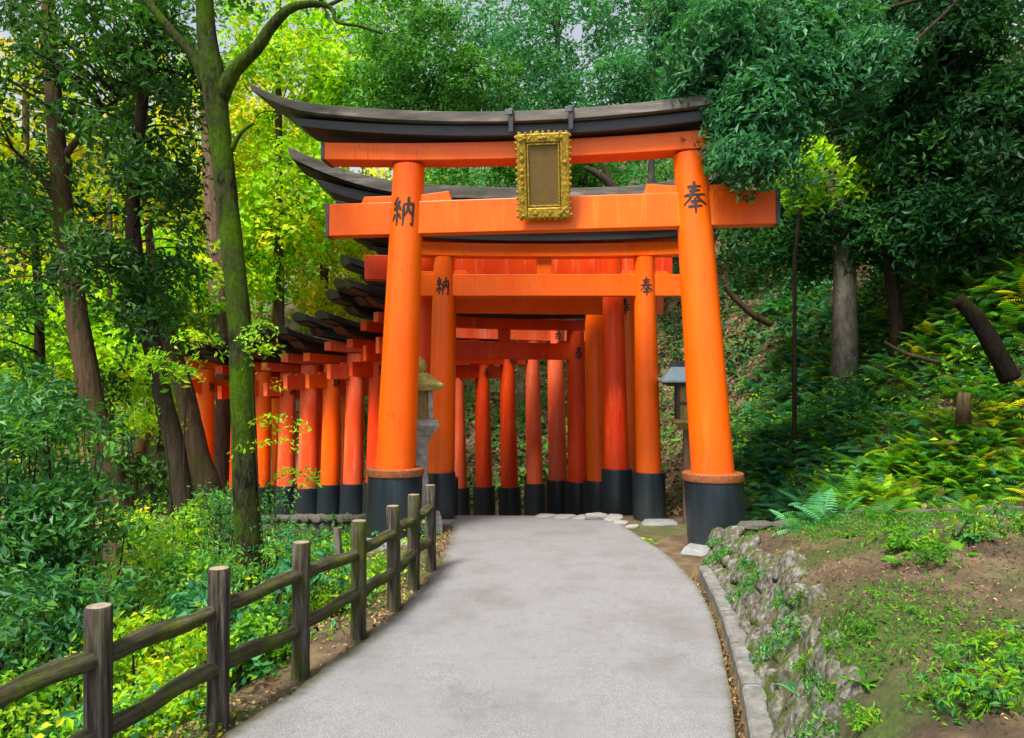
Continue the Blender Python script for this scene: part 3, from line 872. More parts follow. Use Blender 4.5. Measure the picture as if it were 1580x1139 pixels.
# ------------------------------------------------------------------ foliage
def rot_from(nrm, ang):
    """orthonormal frames: u along the leaf, w across, n normal"""
    n = nrm / np.linalg.norm(nrm, axis=1, keepdims=True)
    a = np.where(np.abs(n[:, 2:3]) < .9, np.array([[0, 0, 1.]]), np.array([[1., 0, 0]]))
    u = np.cross(a, n); u /= np.linalg.norm(u, axis=1, keepdims=True)
    w = np.cross(n, u)
    c, s = np.cos(ang)[:, None], np.sin(ang)[:, None]
    return u * c + w * s, -u * s + w * c, n

def mesh_np(name, v, f, col=None, mat=None, parent=None, smooth=False):
    me = bpy.data.meshes.new(name)
    k = f.shape[1]
    me.vertices.add(len(v)); me.vertices.foreach_set('co', np.ascontiguousarray(v, dtype=np.float32).ravel())
    me.loops.add(f.size); me.loops.foreach_set('vertex_index', np.ascontiguousarray(f, dtype=np.int32).ravel())
    me.polygons.add(len(f)); me.polygons.foreach_set('loop_start', np.arange(len(f), dtype=np.int32) * k)
    me.polygons.foreach_set('use_smooth', np.full(len(f), smooth))
    if col is not None:
        at = me.color_attributes.new('col', 'FLOAT_COLOR', 'POINT')
        c4 = np.ones((len(v), 4), np.float32); c4[:, :3] = col
        at.data.foreach_set('color', c4.ravel())
    me.update()
    return link_mesh(name, me, mat, parent)

def leaf_arrays(pts, nrm, size, aspect, ang=None, curl=.18):
    N = len(pts)
    if ang is None: ang = rng.uniform(0, 6.283, N)
    u, w, n = rot_from(nrm, ang)
    L = size[:, None]; W = (size * aspect)[:, None] * .5
    b = pts - u * L * .5
    l = pts + w * W + n * L * curl * .5 - u * L * .06
    t = pts + u * L * .5 - n * L * curl * .6
    r = pts - w * W + n * L * curl * .5 - u * L * .06
    v = np.stack([b, l, t, r], 1).reshape(-1, 3)
    f = np.arange(N * 4).reshape(-1, 4)
    return v, f

PAL = {   # each: list of (colour, weight)
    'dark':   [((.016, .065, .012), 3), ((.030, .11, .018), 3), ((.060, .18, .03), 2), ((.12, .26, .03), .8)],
    'darkteal': [((.008, .052, .014), 3), ((.014, .085, .024), 3), ((.028, .15, .05), 1.6), ((.045, .18, .012), 1.3)],  # leaf colours darkened to put shade into the wood at right
    'shrub':  [((.016, .095, .040), 3), ((.035, .16, .055), 3), ((.08, .26, .10), 1.5), ((.06, .22, .02), 2)],
    'teal':   [((.030, .16, .070), 3), ((.060, .25, .11), 3), ((.12, .36, .17), 1.5), ((.055, .24, .03), 1.2)],
    'mid':    [((.035, .16, .02), 3), ((.07, .26, .03), 3), ((.14, .38, .05), 2)],
    'bright': [((.14, .42, .005), 3), ((.28, .58, .005), 3), ((.46, .68, .008), 2.4), ((.66, .66, .01), 1)],
    'yellow': [((.45, .60, .005), 3), ((.70, .66, .005), 3), ((.82, .62, .012), 1.6), ((.24, .48, .01), 1.5), ((.70, .36, .03), .5)],
    'olive':  [((.14, .28, .008), 3), ((.34, .44, .008), 2.5), ((.62, .56, .01), 2.2), ((.05, .13, .012), .7)],
    'fern':   [((.035, .16, .010), 3), ((.075, .27, .012), 3), ((.15, .38, .02), 2)],
    'fernteal': [((.030, .18, .07), 3), ((.06, .28, .11), 3), ((.11, .38, .15), 1.5)],
    'lime':   [((.17, .42, .006), 3), ((.32, .58, .008), 3), ((.52, .66, .015), 1)],
    'litter': [((.13, .075, .035), 3), ((.26, .16, .08), 3), ((.42, .29, .15), 2), ((.07, .04, .02), 2)],
}
def colors(pal, N, jitter=.22):
    if '+' in pal:
        ps = pal.split('+'); pick = rng.integers(0, len(ps), N); out = np.zeros((N, 3))
        for i, q in enumerate(ps):
            k = pick == i; out[k] = colors(q, int(k.sum()), jitter)
        return out
    cs = np.array([c for c, _ in PAL[pal]]); ws = np.array([w for _, w in PAL[pal]], float); ws /= ws.sum()
    c = cs[rng.choice(len(cs), N, p=ws)]
    return np.clip(c * (1 + rng.uniform(-jitter, jitter, (N, 1))), 0, .85)

def crown_arrays(blobs, leaf, aspect, pal, clump=.38, per=70, flat=.45, up=.55, seedcol=.45, mask=-.35, mfreq=.8):
    """blobs: (centre, (rx, ry, rz), leaves). Leaves sit in flat sprays scattered through each ellipsoid."""
    V, F, C, CL = [], [], [], []; off = 0
    for c, r, N in blobs:
        c = np.array(c, float); r = np.array(r, float)
        K = max(3, int(N / per))
        d = rng.normal(size=(K, 3)); d /= np.linalg.norm(d, axis=1, keepdims=True)
        q = rng.uniform(.12, 1, (K, 1)) ** .45
        q = q * (1 + rng.uniform(-.18, .22, (K, 1)))
        cc = c + d * q * r
        if mask > -9:
            fr = mfreq / clump; ph3 = rng.uniform(0, 6.28, 6)
            nz = np.sin(cc[:, 0] * fr + ph3[0] + 1.4 * np.sin(cc[:, 2] * fr * .8 + ph3[1])) * np.sin(cc[:, 2] * fr * 1.15 + ph3[2] + np.sin(cc[:, 1] * fr + ph3[3])) + .5 * np.sin(cc[:, 0] * fr * 2.1 + cc[:, 2] * fr * 1.7 + ph3[4]) + rng.normal(size=K) * .25
            cc = cc[nz > mask]; d = d[nz > mask]; K = len(cc)
        CL.append(cc)
        per_ = rng.integers(int(per * .4), int(per * 1.6), K)
        idx = np.repeat(np.arange(K), per_)
        n = len(idx)
        size_k = rng.uniform(.6, 1.35, K) * clump
        droop = d * .6 + np.array([0, 0, up]) + rng.normal(size=(K, 3)) * .35
        droop /= np.linalg.norm(droop, axis=1, keepdims=True)
        u, w, nn = rot_from(droop, rng.uniform(0, 6.28, K))
        rad = np.sqrt(rng.uniform(0, 1, n)); a = rng.uniform(0, 6.283, n)
        p = cc[idx] + (u[idx] * (rad * np.cos(a))[:, None] * 1.25 + w[idx] * (rad * np.sin(a))[:, None] * .85) * size_k[idx, None] + nn[idx] * (rng.normal(size=n) * flat * .5 * size_k[idx])[:, None]
        p[:, 2] -= (rad ** 2) * size_k[idx] * .25
        nr = nn[idx] + rng.normal(size=(n, 3)) * .55
        sz = leaf * rng.uniform(.5, 1.55, n)
        v, f = leaf_arrays(p, nr, sz, aspect)
        tint = colors(pal, K, .28)[idx]; own = colors(pal.split('+')[0], n)
        col = tint * (1 - seedcol) + own * seedcol
        V.append(v); F.append(f + off); C.append(np.repeat(col, 4, 0)); off += len(v)
    return np.concatenate(V), np.concatenate(F), np.concatenate(C), np.concatenate(CL)

def pblob(px, py, d, rx, ry, rd, N):
    p = P(px, py, d); k = d / 1150
    return ((p.x, p.y, p.z), (rx * k, rd, ry * k), N)

def crown(name, parent, blobs, leaf, aspect, pal, mat='leaf', **kw):
    v, f, c, cl = crown_arrays(blobs, leaf, aspect, pal, **kw)
    if parent is not None: v = v - np.array(parent.location)
    return mesh_np(name, v, f, c, M[mat], parent), cl

def trunk_pts(spec, d):
    """spec: list of (px, py, width px[, depth])"""
    pts, rad = [], []
    for s_ in spec:
        dd = s_[3] if len(s_) > 3 else d
        pts.append(P(s_[0], s_[1], dd)); rad.append(s_[2] * dd / 1150 / 2)
    return smooth_line(pts, rad, 5)

def tree(label, trunk, d, bark, branches=(), crowns=(), leaf=.07, aspect=.5, pal='mid', mat='leaf', cat='tree', name='tree', twig=None, group=None, n=12, **kw):
    pts, rad = trunk_pts(trunk, d)
    base = pts[0].copy()
    gz = Hs(base.x, base.y)
    if base.z > gz - .1:
        pts = [Vector((base.x, base.y, gz - .3))] + pts; rad = [rad[0] * 1.25] + rad
    t = empty(name, (base.x, base.y, gz)); tag(t, label, cat, group)
    mb = MB(); mb.tube([p - t.location for p in pts], rad, n, .07, len(label)); mb.build('trunk', M[bark], t, True)
    bpts = []
    for i, b in enumerate(branches):
        bp, br = trunk_pts(b, d); bpts += bp; mb = MB(); mb.tube([p - t.location for p in bp], br, 9, .06, i + 3); mb.build('branch', M[bark], t, True)
    if crowns:
        o, cl = crown('crown', t, crowns, leaf, aspect, pal, mat, **kw)
        if twig:
            mb = MB(); tp = [Vector(p) for p in pts] + [Vector(p) for p in bpts]
            sel = cl[rng.choice(len(cl), min(twig, len(cl)), replace=False)]
            for q in sel:
                q = Vector(q); s_ = min(tp, key=lambda a: (a - q).length + max(0, a.z - q.z) * 1.5)
                L = (q - s_).length
                if L > 1.6: s_ = q + (s_ - q) * (.9 / L); L = .9
                m_ = s_.lerp(q, .5) + Vector((random.uniform(-.1, .1) * L, random.uniform(-.1, .1) * L, .10 * L))
                pp, rr_ = smooth_line([s_, m_, q], [.010 + .008 * L, .007 + .003 * L, .003], 3)
                mb.tube([a - t.location for a in pp], rr_, 5, 0, 1)
            tag(mb.build('twigs', M[bark], t, True), kind='stuff')
    return t

# --- the mossy forked tree beside the path
tree('mossy green forked tree rising behind the log fence left of the gates', [(394, 985, 58, 6.0), (388, 900, 44), (380, 760, 39), (374, 620, 38), (368, 480, 35), (352, 320, 33), (338, 200, 34), (328, 120, 38), (320, 60, 29), (316, 0, 26), (310, -120, 26), (300, -300, 20)], 6.0, 'bark_moss',
     branches=[[(322, 135, 26), (300, 90, 17), (262, 45, 14), (222, -4, 12), (150, -90, 9)],
               [(338, 150, 30), (362, 108, 22), (398, 72, 19), (420, 40, 17), (450, 12, 14), (490, 6, 10), (512, 14, 7), (520, 34, 5), (552, 40, 4), (590, 52, 3)],
               [(356, 232, 10), (372, 205, 6), (392, 190, 4)]],
     crowns=[pblob(330, -260, 6.5, 420, 190, 1.6, 9000), pblob(560, 10, 6.8, 70, 45, .5, 500), pblob(130, -60, 6.5, 180, 60, .8, 1500)], leaf=.075, aspect=.55, pal='mid', twig=40, clump=.3)

# --- left dark evergreen trees
tree('tall brown leaning tree with dense dark evergreen crown at the left', [(188, 835, 52), (170, 740, 42), (150, 660, 38), (132, 560, 34), (112, 440, 30), (98, 330, 28), (88, 220, 26), (80, 100, 22), (72, -40, 18)], 8.0, 'bark_brown',
     branches=[[(100, 330, 14), (60, 270, 9), (20, 230, 5)], [(92, 250, 12), (150, 180, 8), (200, 140, 4)]],
     crowns=[pblob(110, 90, 8.0, 150, 120, 1.2, 7600), pblob(40, 250, 8.0, 80, 100, .8, 2800), pblob(190, 40, 7.6, 110, 90, .9, 4600), pblob(60, 430, 8.2, 70, 90, .6, 1100)],
     leaf=.082, aspect=.42, pal='dark+mid+dark', mat='leaf_gloss', twig=90, clump=.24, per=40, mask=.0)
tree('bushy dark evergreen tree with glossy leaves between the two brown leaning trunks', [(285, 790, 30), (272, 700, 30), (256, 630, 28), (236, 540, 28), (214, 440, 26), (205, 330, 22), (215, 200, 18), (230, 60, 14)], 7.4, 'bark_dark',
     branches=[[(214, 440, 12), (180, 380, 8), (150, 350, 4)], [(236, 540, 12), (200, 500, 8), (160, 470, 4)]],
     crowns=[pblob(235, 210, 7.4, 95, 130, .9, 5600), pblob(210, 370, 7.3, 90, 80, .7, 3200), pblob(265, 90, 7.6, 70, 100, .7, 3000), pblob(150, 420, 7.2, 80, 45, .5, 900), pblob(195, 480, 7.1, 80, 40, .5, 900)],
     leaf=.080, aspect=.42, pal='dark+darkteal+mid', mat='leaf_gloss', twig=90, clump=.22, per=40, mask=-.05)
tree('thick grey leaning trunk crossing the bright orange post of the farthest gate', [(322, 752, 40), (306, 700, 34), (288, 620, 30), (268, 550, 27), (250, 490, 22), (236, 420, 15), (228, 340, 10)], 8.4, 'bark_brown',
     crowns=[pblob(265, 440, 8.3, 70, 60, .6, 2000)], leaf=.08, aspect=.45, pal='mid', twig=25, clump=.25)
tree('slim tan leaning trunk lit warm between the brown tree and the dark evergreen', [(200, 760, 22), (215, 700, 20), (232, 640, 17), (246, 580, 12), (252, 520, 8)], 9.5, 'bark_warm_lit',
     crowns=[pblob(225, 590, 9.4, 60, 40, .4, 900)], leaf=.08, aspect=.5, pal='bright', clump=.25)
tree('straight reddish cedar trunk standing close behind the mossy forked tree', [(338, 760, 34), (338, 560, 33), (336, 420, 31), (330, 300, 29), (324, 200, 26), (318, 60, 22), (314, -100, 18)], 16.0, 'bark_cedar',
     crowns=[pblob(300, -60, 16, 160, 70, 1.5, 2500)], leaf=.13, aspect=.35, pal='mid', clump=.4, twig=20)
tree('thin grey leaning tree with sparse leaves at the far left edge', [(70, 760, 18), (62, 600, 16), (60, 470, 13), (52, 360, 11), (36, 240, 8)], 9.5, 'bark_dark',
     branches=[[(62, 600, 9), (30, 560, 6), (0, 545, 4)]],
     crowns=[pblob(30, 330, 9.0, 60, 90, .6, 2200), pblob(20, 520, 9, 60, 70, .6, 1500)], leaf=.085, aspect=.45, pal='mid', twig=30, clump=.26)

# --- bright maples beyond the tunnel
def back_tree(label, px, d, bark, w, blobs, pal, leaf=.13, aspect=.6, clump=.55, top=-60, cat='tree', lean=0, **kw):
    p = P(px, 600, d); gz = Hs(p.x, d); py = 600 - (gz - 1.5) * 1150 / d
    mid = (py + top) / 2
    tree(label, [(px, py + 8, w * 1.2), (px + lean * .3, mid + 80, w), (px + lean * .6, mid - 40, w * .8), (px + lean, top, w * .45)], d, bark, crowns=blobs, leaf=leaf, aspect=aspect, pal=pal, clump=clump, cat=cat, n=9, **kw)

back_tree('bright lime green maple behind the roof tip of the largest gate', 430, 17, 'bark_brown', 16, [pblob(430, 110, 17, 130, 100, 2.0, 9000), pblob(470, 290, 16.6, 110, 90, 1.6, 6500), pblob(550, 110, 16.5, 70, 90, 1.2, 4500), pblob(405, 380, 17, 70, 80, 1.2, 3600)], 'bright', twig=60)
back_tree('yellow maple glowing left of the roof tip of the largest gate', 500, 21, 'bark_brown', 13, [pblob(420, 240, 21, 110, 120, 2, 7500), pblob(470, 420, 20.5, 120, 90, 2, 6500), pblob(560, 330, 21, 90, 80, 2, 3500)], 'yellow', leaf=.16, clump=.6, twig=40)
back_tree('yellow green tree behind the reddish cedar trunk', 250, 20, 'bark_brown', 13, [pblob(270, 250, 20, 130, 150, 2, 8000), pblob(200, 420, 19, 120, 120, 2, 6000), pblob(300, 480, 18.5, 90, 90, 1.5, 3600)], 'yellow', leaf=.16, clump=.6, twig=40)
back_tree('bright green tree low behind the leaning trunks', 170, 15, 'bark_brown', 12, [pblob(160, 560, 15, 120, 80, 1.5, 4200), pblob(290, 420, 15, 90, 80, 1.5, 3600), pblob(90, 480, 15, 110, 90, 1.5, 4200)], 'bright', twig=30, top=300)
back_tree('golden green tree filling the gaps at the far left edge', 40, 18, 'bark_brown', 14, [pblob(40, 200, 18, 150, 160, 2, 8000), pblob(20, 420, 17.5, 110, 130, 1.5, 5500), pblob(60, 620, 17, 120, 90, 1.5, 3800)], 'yellow+olive', leaf=.15, clump=.6, twig=40)
# --- evergreens above the gates
back_tree('dark leaved tree above the left half of the largest gate roof', 640, 15, 'bark_dark', 14, [pblob(640, 60, 15, 90, 110, 1.6, 10000), pblob(700, 130, 14.5, 90, 60, 1.2, 6000), pblob(600, 150, 15, 60, 50, 1, 2500)], 'mid', leaf=.10, aspect=.45, clump=.40, twig=50, mat='leaf_gloss')
back_tree('soft blue green tree above the plaque of the largest gate', 860, 17, 'bark_dark', 14, [pblob(830, 70, 17, 130, 100, 1.8, 12000), pblob(900, 150, 16.5, 120, 60, 1.5, 7000), pblob(760, 160, 16.5, 90, 50, 1.5, 4500)], 'teal', leaf=.11, aspect=.4, clump=.42, twig=40)
back_tree('pale grey trunked tree with light gaps above the right half of the roof', 1005, 16, 'bark_pale', 12, [pblob(990, 20, 16, 70, 50, 1.3, 3500), pblob(1040, 150, 15.5, 70, 60, 1.3, 4500), pblob(960, 130, 15.5, 60, 50, 1.3, 3500)], 'teal', leaf=.11, aspect=.4, clump=.40, twig=40)
back_tree('low green tree seen between the roof and the tie beam of the largest gate', 900, 20, 'bark_dark', 20, [pblob(720, 280, 20, 110, 60, 1.6, 5500), pblob(960, 280, 20, 120, 60, 1.6, 6500), pblob(850, 230, 20, 130, 60, 1.6, 4500)], 'mid', leaf=.13, aspect=.5, clump=.45, twig=20, top=200)

# --- right side: overhanging branch in front of the gate, dark wood
tree('evergreen tree whose leafy branches hang over the right end of the largest gate', [(1690, 420, 34, 8.2), (1680, 250, 30, 8.2), (1660, 80, 26, 8.0), (1640, -120, 20, 7.8), (1620, -300, 14, 7.6)], 8.2, 'bark_dark',
     branches=[[(1660, -40, 12, 8.0), (1500, -20, 8, 7.9), (1350, 20, 6, 7.7), (1220, 80, 5, 7.3), (1120, 140, 3, 6.8)], [(1500, -20, 6, 7.9), (1380, 90, 5, 7.6), (1260, 150, 5, 6.9), (1120, 225, 2.5, 6.5)]],
     crowns=[pblob(1110, 85, 7.0, 90, 80, .7, 11000), pblob(1190, 50, 7.2, 90, 90, .7, 9000), pblob(1170, 170, 6.7, 70, 48, .45, 6500), pblob(1155, 240, 6.55, 72, 28, .3, 3600), pblob(1225, 140, 6.9, 60, 60, .45, 5500), pblob(1250, 50, 7.6, 100, 110, .7, 8000), pblob(1310, 90, 7.0, 85, 75, .4, 6500), pblob(1205, 110, 6.7, 80, 60, .3, 5000), pblob(1060, 40, 7.6, 60, 60, .5, 3600), ((6.0, 5.2, 7.6), (3.2, 2.6, 1.1), 13000), ((5.2, 8.5, 8.4), (2.6, 2.0, 1.0), 8000), pblob(1335, 90, 6.55, 45, 40, .2, 2200), pblob(1150, 150, 6.7, 42, 50, .3, 3600)],  # the two wide blobs overhead are unseen canopy added to shade the slope
     leaf=.078, aspect=.34, pal='teal+darkteal+teal', mat='leaf_gloss', twig=90, clump=.20, mask=-.75, mfreq=.6)
tree('pale grey ivy covered trunk on the right slope', [(1303, 440, 34), (1300, 380, 34), (1294, 300, 31), (1288, 220, 29), (1286, 140, 26), (1280, 40, 22), (1272, -80, 18)], 10.2, 'bark_pale',
     crowns=[pblob(1290, 250, 10.1, 26, 75, .22, 900), pblob(1290, 130, 10.0, 30, 60, .3, 900), pblob(1300, -60, 10.2, 200, 90, 1.2, 6000)], leaf=.09, aspect=.55, pal='dark', clump=.20, twig=10, mat='leaf_gloss')
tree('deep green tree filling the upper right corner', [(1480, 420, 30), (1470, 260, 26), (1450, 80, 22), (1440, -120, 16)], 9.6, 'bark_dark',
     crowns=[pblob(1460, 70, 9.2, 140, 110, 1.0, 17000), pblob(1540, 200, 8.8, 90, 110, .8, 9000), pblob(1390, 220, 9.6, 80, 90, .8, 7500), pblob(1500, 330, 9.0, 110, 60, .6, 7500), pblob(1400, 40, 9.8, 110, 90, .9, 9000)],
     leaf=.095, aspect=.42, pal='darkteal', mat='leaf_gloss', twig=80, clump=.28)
tree('slender dark tree with drooping sprays right of the ivy covered trunk', [(1385, 500, 22), (1372, 400, 20), (1360, 280, 17), (1352, 150, 13)], 9.8, 'bark_dark',
     crowns=[pblob(1370, 350, 9.7, 70, 70, .6, 5000), pblob(1240, 360, 10.5, 80, 60, .6, 4500), pblob(1200, 330, 11, 60, 50, .6, 2600)], leaf=.09, aspect=.4, pal='darkteal', twig=50, clump=.26)
tree('small lime green tree between the gate end and the ivy covered trunk', [(1226, 400, 6), (1234, 330, 6), (1242, 270, 4)], 9.3, 'bark_dark',
     crowns=[pblob(1240, 270, 9.3, 42, 50, .4, 1500), pblob(1330, 250, 9.8, 26, 46, .3, 500)], leaf=.10, aspect=.5, pal='bright', twig=20, clump=.3)
tree('dark forked snag seen through the gap right of the plaque', [(952, 300, 15), (938, 280, 14), (918, 266, 11), (902, 258, 7)], 13.5, 'bark_dark', branches=[[(945, 290, 10), (938, 272, 9), (930, 255, 7), (926, 248, 5)]])

# --- distant forest masses
def forest_mass(name, label, blobs, pal, leaf, **kw):
    o, _ = crown(name, None, blobs, leaf, .6, pal, 'leaf', **kw)
    tag(o, label, 'forest', None, 'stuff')
B1 = [pblob(px, py, d, rx, ry, 3, n_) for px, py, d, rx, ry, n_ in ((50, 350, 30, 220, 260, 6500), (300, 330, 31, 200, 260, 6500), (520, 330, 32, 200, 240, 6000), (60, 600, 26, 200, 120, 3500), (330, 560, 28, 180, 110, 3500))]
forest_mass('distant_forest', 'sunlit yellow green woodland far behind the left trees', B1, 'bright+yellow', .24, clump=1.0, per=60)  # yellow mixed into the leaf colours to stand in for warm light
B2 = [pblob(px, py, d, rx, ry, 3, n_) for px, py, d, rx, ry, n_ in ((700, 110, 27, 160, 200, 6500), (900, 130, 28, 150, 190, 6000), (1120, 180, 24, 150, 180, 6500), (860, 300, 25, 200, 80, 3500))]
forest_mass('distant_forest', 'blue green woodland far behind the gates', B2, 'teal', .22, clump=.9, per=60)
B3 = [pblob(px, py, d, rx, ry, 2.5, n_) for px, py, d, rx, ry, n_ in ((1300, 180, 17, 150, 220, 8500), (1500, 150, 15, 160, 230, 9500), (1300, -20, 15, 250, 120, 6000), (1200, 350, 16, 100, 90, 3000))]
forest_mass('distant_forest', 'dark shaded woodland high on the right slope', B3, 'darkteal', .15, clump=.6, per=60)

# bamboo
bam = random.Random(4)
for i in range(15):
    px = bam.choice([bam.uniform(-20, 75), bam.uniform(-20, 75), bam.uniform(400, 470)]); d = bam.uniform(19, 24); p = P(px, 600, d); gz = Hs(p.x, d)
    mb = MB(); lx = bam.uniform(-.3, .3); hgt = bam.uniform(7, 9)
    pp = [(lx * k / 8 + .0, 0, hgt * k / 8 - .2) for k in range(9)]
    mb.tube(pp, [.06 - .004 * k for k in range(9)], 7, 0, 1)
    o = mb.build('bamboo', M['bamboo'], None, True); o.location = (p.x, d, gz)
    tag(o, 'slim yellowish bamboo stem in the bright wood behind the left trees', 'bamboo', 'bamboo stems in the far wood at left')

# --- shrubs on the left
def shrub(label, blobs, leaf, aspect, pal, mat='leaf', name='shrub', cat='shrub', group=None, stems=12, stemr=1.0, **kw):
    c0 = np.mean([b[0] for b in blobs], 0); gz = Hs(c0[0], c0[1])
    t = empty(name, (c0[0], c0[1], gz)); tag(t, label, cat, group)
    o, cl = crown('foliage', t, blobs, leaf, aspect, pal, mat, **kw)
    mb = MB()
    sel = cl[rng.choice(len(cl), min(stems, len(cl)), replace=False)]
    for q in sel:
        q = Vector(q); s_ = Vector((c0[0] + (q.x - c0[0]) * .35, c0[1] + (q.y - c0[1]) * .35, 0)); s_.z = Hs(s_.x, s_.y) - .05
        m_ = s_.lerp(q, .55) + Vector((random.uniform(-.06, .06), random.uniform(-.06, .06), .05))
        pp, rr_ = smooth_line([s_, m_, q], [.011 * stemr, .008 * stemr, .003 * stemr], 3)
        mb.tube([a - t.location for a in pp], rr_, 5, 0, 1)
    tag(mb.build('stems', M['bark_dark'], t, True), kind='stuff')
    return t

shrub('big glossy blue green shrub at the left edge behind the fence', [pblob(50, 700, 4.9, 110, 100, .7, 4600), pblob(120, 790, 4.8, 80, 65, .5, 2600), pblob(20, 820, 4.6, 100, 90, .5, 2800), pblob(40, 610, 5.2, 70, 50, .4, 700)], .062, .42, 'shrub+fern+mid', 'leaf_gloss', stems=40, clump=.16, per=26)
shrub('dark green shrub behind the first fence post at the lower left', [pblob(40, 960, 3.9, 110, 80, .45, 3600), pblob(150, 930, 4.0, 70, 50, .4, 1400)], .055, .42, 'shrub+fern', 'leaf_gloss', stems=30, clump=.14, per=24)
shrub('yellow green shrub with small leaves between the first two fence posts', [pblob(250, 990, 3.75, 80, 45, .3, 3000), pblob(230, 1080, 3.5, 70, 50, .3, 2600), pblob(180, 1000, 3.8, 50, 50, .3, 1000)], .036, .55, 'lime+yellow+fern', stems=24, clump=.11, per=34)
shrub('lime green low shrub at the bottom left corner under the rail', [pblob(40, 1090, 3.2, 90, 50, .3, 2200), pblob(120, 1125, 3.1, 50, 40, .25, 1200)], .036, .55, 'fern+lime+fernteal', stems=20, clump=.11, per=30)
shrub('leafy lime plant in front of the gap between second and third fence posts', [pblob(400, 1000, 4.1, 55, 60, .3, 1900), pblob(300, 1100, 3.55, 35, 30, .15, 700)], .040, .6, 'fern+lime+fernteal', stems=16, clump=.10, per=26)
shrub('pale green plant with compound leaves round the foot of the mossy forked tree', [pblob(330, 790, 6.3, 70, 36, .3, 1900), pblob(320, 870, 5.4, 60, 46, .3, 2000), pblob(445, 840, 5.7, 45, 50, .3, 1400), pblob(385, 940, 5.3, 70, 34, .3, 1500), pblob(420, 770, 6.2, 50, 26, .25, 800)], .040, .36, 'fernteal+fern+lime', stems=34, clump=.15, per=34)
shrub('yellowish shrub left of the foot of the mossy forked tree', [pblob(265, 810, 6.6, 80, 35, .5, 2400), pblob(300, 900, 5.4, 70, 50, .4, 2600), pblob(230, 860, 5.8, 60, 50, .4, 2000)], .045, .5, 'bright+fern+fernteal', stems=28, clump=.15, per=34)
shrub('blue green broad leaved plant behind the second fence post', [pblob(300, 950, 4.4, 60, 40, .25, 900), pblob(470, 880, 5.0, 50, 40, .25, 800)], .075, .6, 'fernteal', stems=14, clump=.14, per=14)
shrub('fresh green undergrowth between the third and fourth fence posts', [pblob(500, 920, 5.1, 45, 50, .3, 1800), pblob(500, 990, 4.6, 45, 25, .2, 900)], .034, .4, 'lime+fern+fernteal', stems=16, clump=.11, per=28)
shrub('fresh green undergrowth between the fourth fence post and the largest gate', [pblob(585, 900, 5.9, 32, 45, .3, 1500), pblob(620, 880, 6.2, 20, 30, .2, 600)], .034, .4, 'fern+lime', stems=12, clump=.10, per=28)
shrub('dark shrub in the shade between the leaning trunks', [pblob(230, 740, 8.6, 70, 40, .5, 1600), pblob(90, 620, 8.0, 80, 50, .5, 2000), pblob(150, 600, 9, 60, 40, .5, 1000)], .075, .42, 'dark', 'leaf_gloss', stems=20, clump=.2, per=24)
shrub('wispy maple sapling with pale leaves in front of the side row of gates', [pblob(440, 655, 5.6, 40, 22, .25, 230), pblob(420, 590, 5.7, 30, 30, .2, 230), pblob(425, 690, 5.5, 45, 14, .2, 130), pblob(470, 735, 5.4, 50, 14, .2, 120), pblob(410, 520, 5.8, 30, 26, .2, 200)], .042, .42, 'lime+fern', stems=2, stemr=.5, clump=.12, per=22, flat=.25)
shrub('light green maple spray hanging in front of the farthest gate', [pblob(258, 560, 6.6, 50, 20, .3, 340), pblob(292, 528, 6.8, 36, 16, .3, 160), pblob(360, 540, 6.4, 20, 26, .15, 120)], .055, .42, 'bright+fern', stems=2, clump=.16, per=30, flat=.3)
shrub('yellow green twigs beside the farthest gate post at left', [pblob(225, 660, 7.8, 60, 30, .3, 420), pblob(200, 640, 7.4, 40, 24, .3, 240)], .06, .42, 'bright+fern', stems=2, clump=.16, per=26)

# --- ferns
def frond_arrays(seed, L=.42, pairs=19):
    r = np.random.default_rng(seed)
    V, F = [], []
    arch = r.uniform(.5, .95); side = r.uniform(-.12, .12)
    def pos(t): return np.array([L * t * math.cos(arch * .55 * t) , side * L * t * t, L * (.62 * t - arch * .62 * t * t)])
    for i in range(pairs):
        t = .14 + .84 * i / (pairs - 1)
        p = pos(t); q = pos(min(1, t + .03)); tan = (q - p) / (np.linalg.norm(q - p) + 1e-9)
        w = L * .25 * math.sin(math.pi * min(1, .18 + t * .86)) ** .8 + .004
        for s in (-1, 1):
            dirv = np.array([tan[0] * .35, s, tan[2] * .3 - .28]); dirv /= np.linalg.norm(dirv)
            wd = L * .019
            a = p - tan * wd; b = p + tan * wd; m1 = p + dirv * w * .55 + tan * wd * 1.1; m2 = p + dirv * w * .55 - tan * wd * .9; e = p + dirv * w
            k = len(V); V += [a, b, m1, m2, e + np.array([0, 0, -.02 * L])]
            F += [(k, k + 1, k + 2, k + 3), (k + 3, k + 2, k + 4, k + 4)]
    k = len(V)
    for t in np.linspace(0, 1, 6):
        p = pos(t); V += [p + np.array([0, .004, 0]), p - np.array([0, .004, 0])]
    for i in range(5): F.append((k + 2 * i, k + 2 * i + 1, k + 2 * i + 3, k + 2 * i + 2))
    return np.array(V), np.array(F)

def frond_mesh(seed, pal):
    v, f = frond_arrays(seed)
    fl = [tuple(q[:3]) if q[2] == q[3] else tuple(q) for q in f.tolist()]
    me = bpy.data.meshes.new('frond'); me.from_pydata(v.tolist(), [], fl)
    c = colors(pal, 1, .15)[0]
    at = me.color_attributes.new('col', 'FLOAT_COLOR', 'POINT')
    c4 = np.ones((len(v), 4), np.float32); c4[:, :3] = c * rng.uniform(.85, 1.15, (len(v), 1)); at.data.foreach_set('color', c4.ravel())
    me.materials.append(M['leaf']); return me
FR = {p: [frond_mesh(100 + i, p) for i in range(5)] for p in ('fern', 'fernteal', 'lime')}

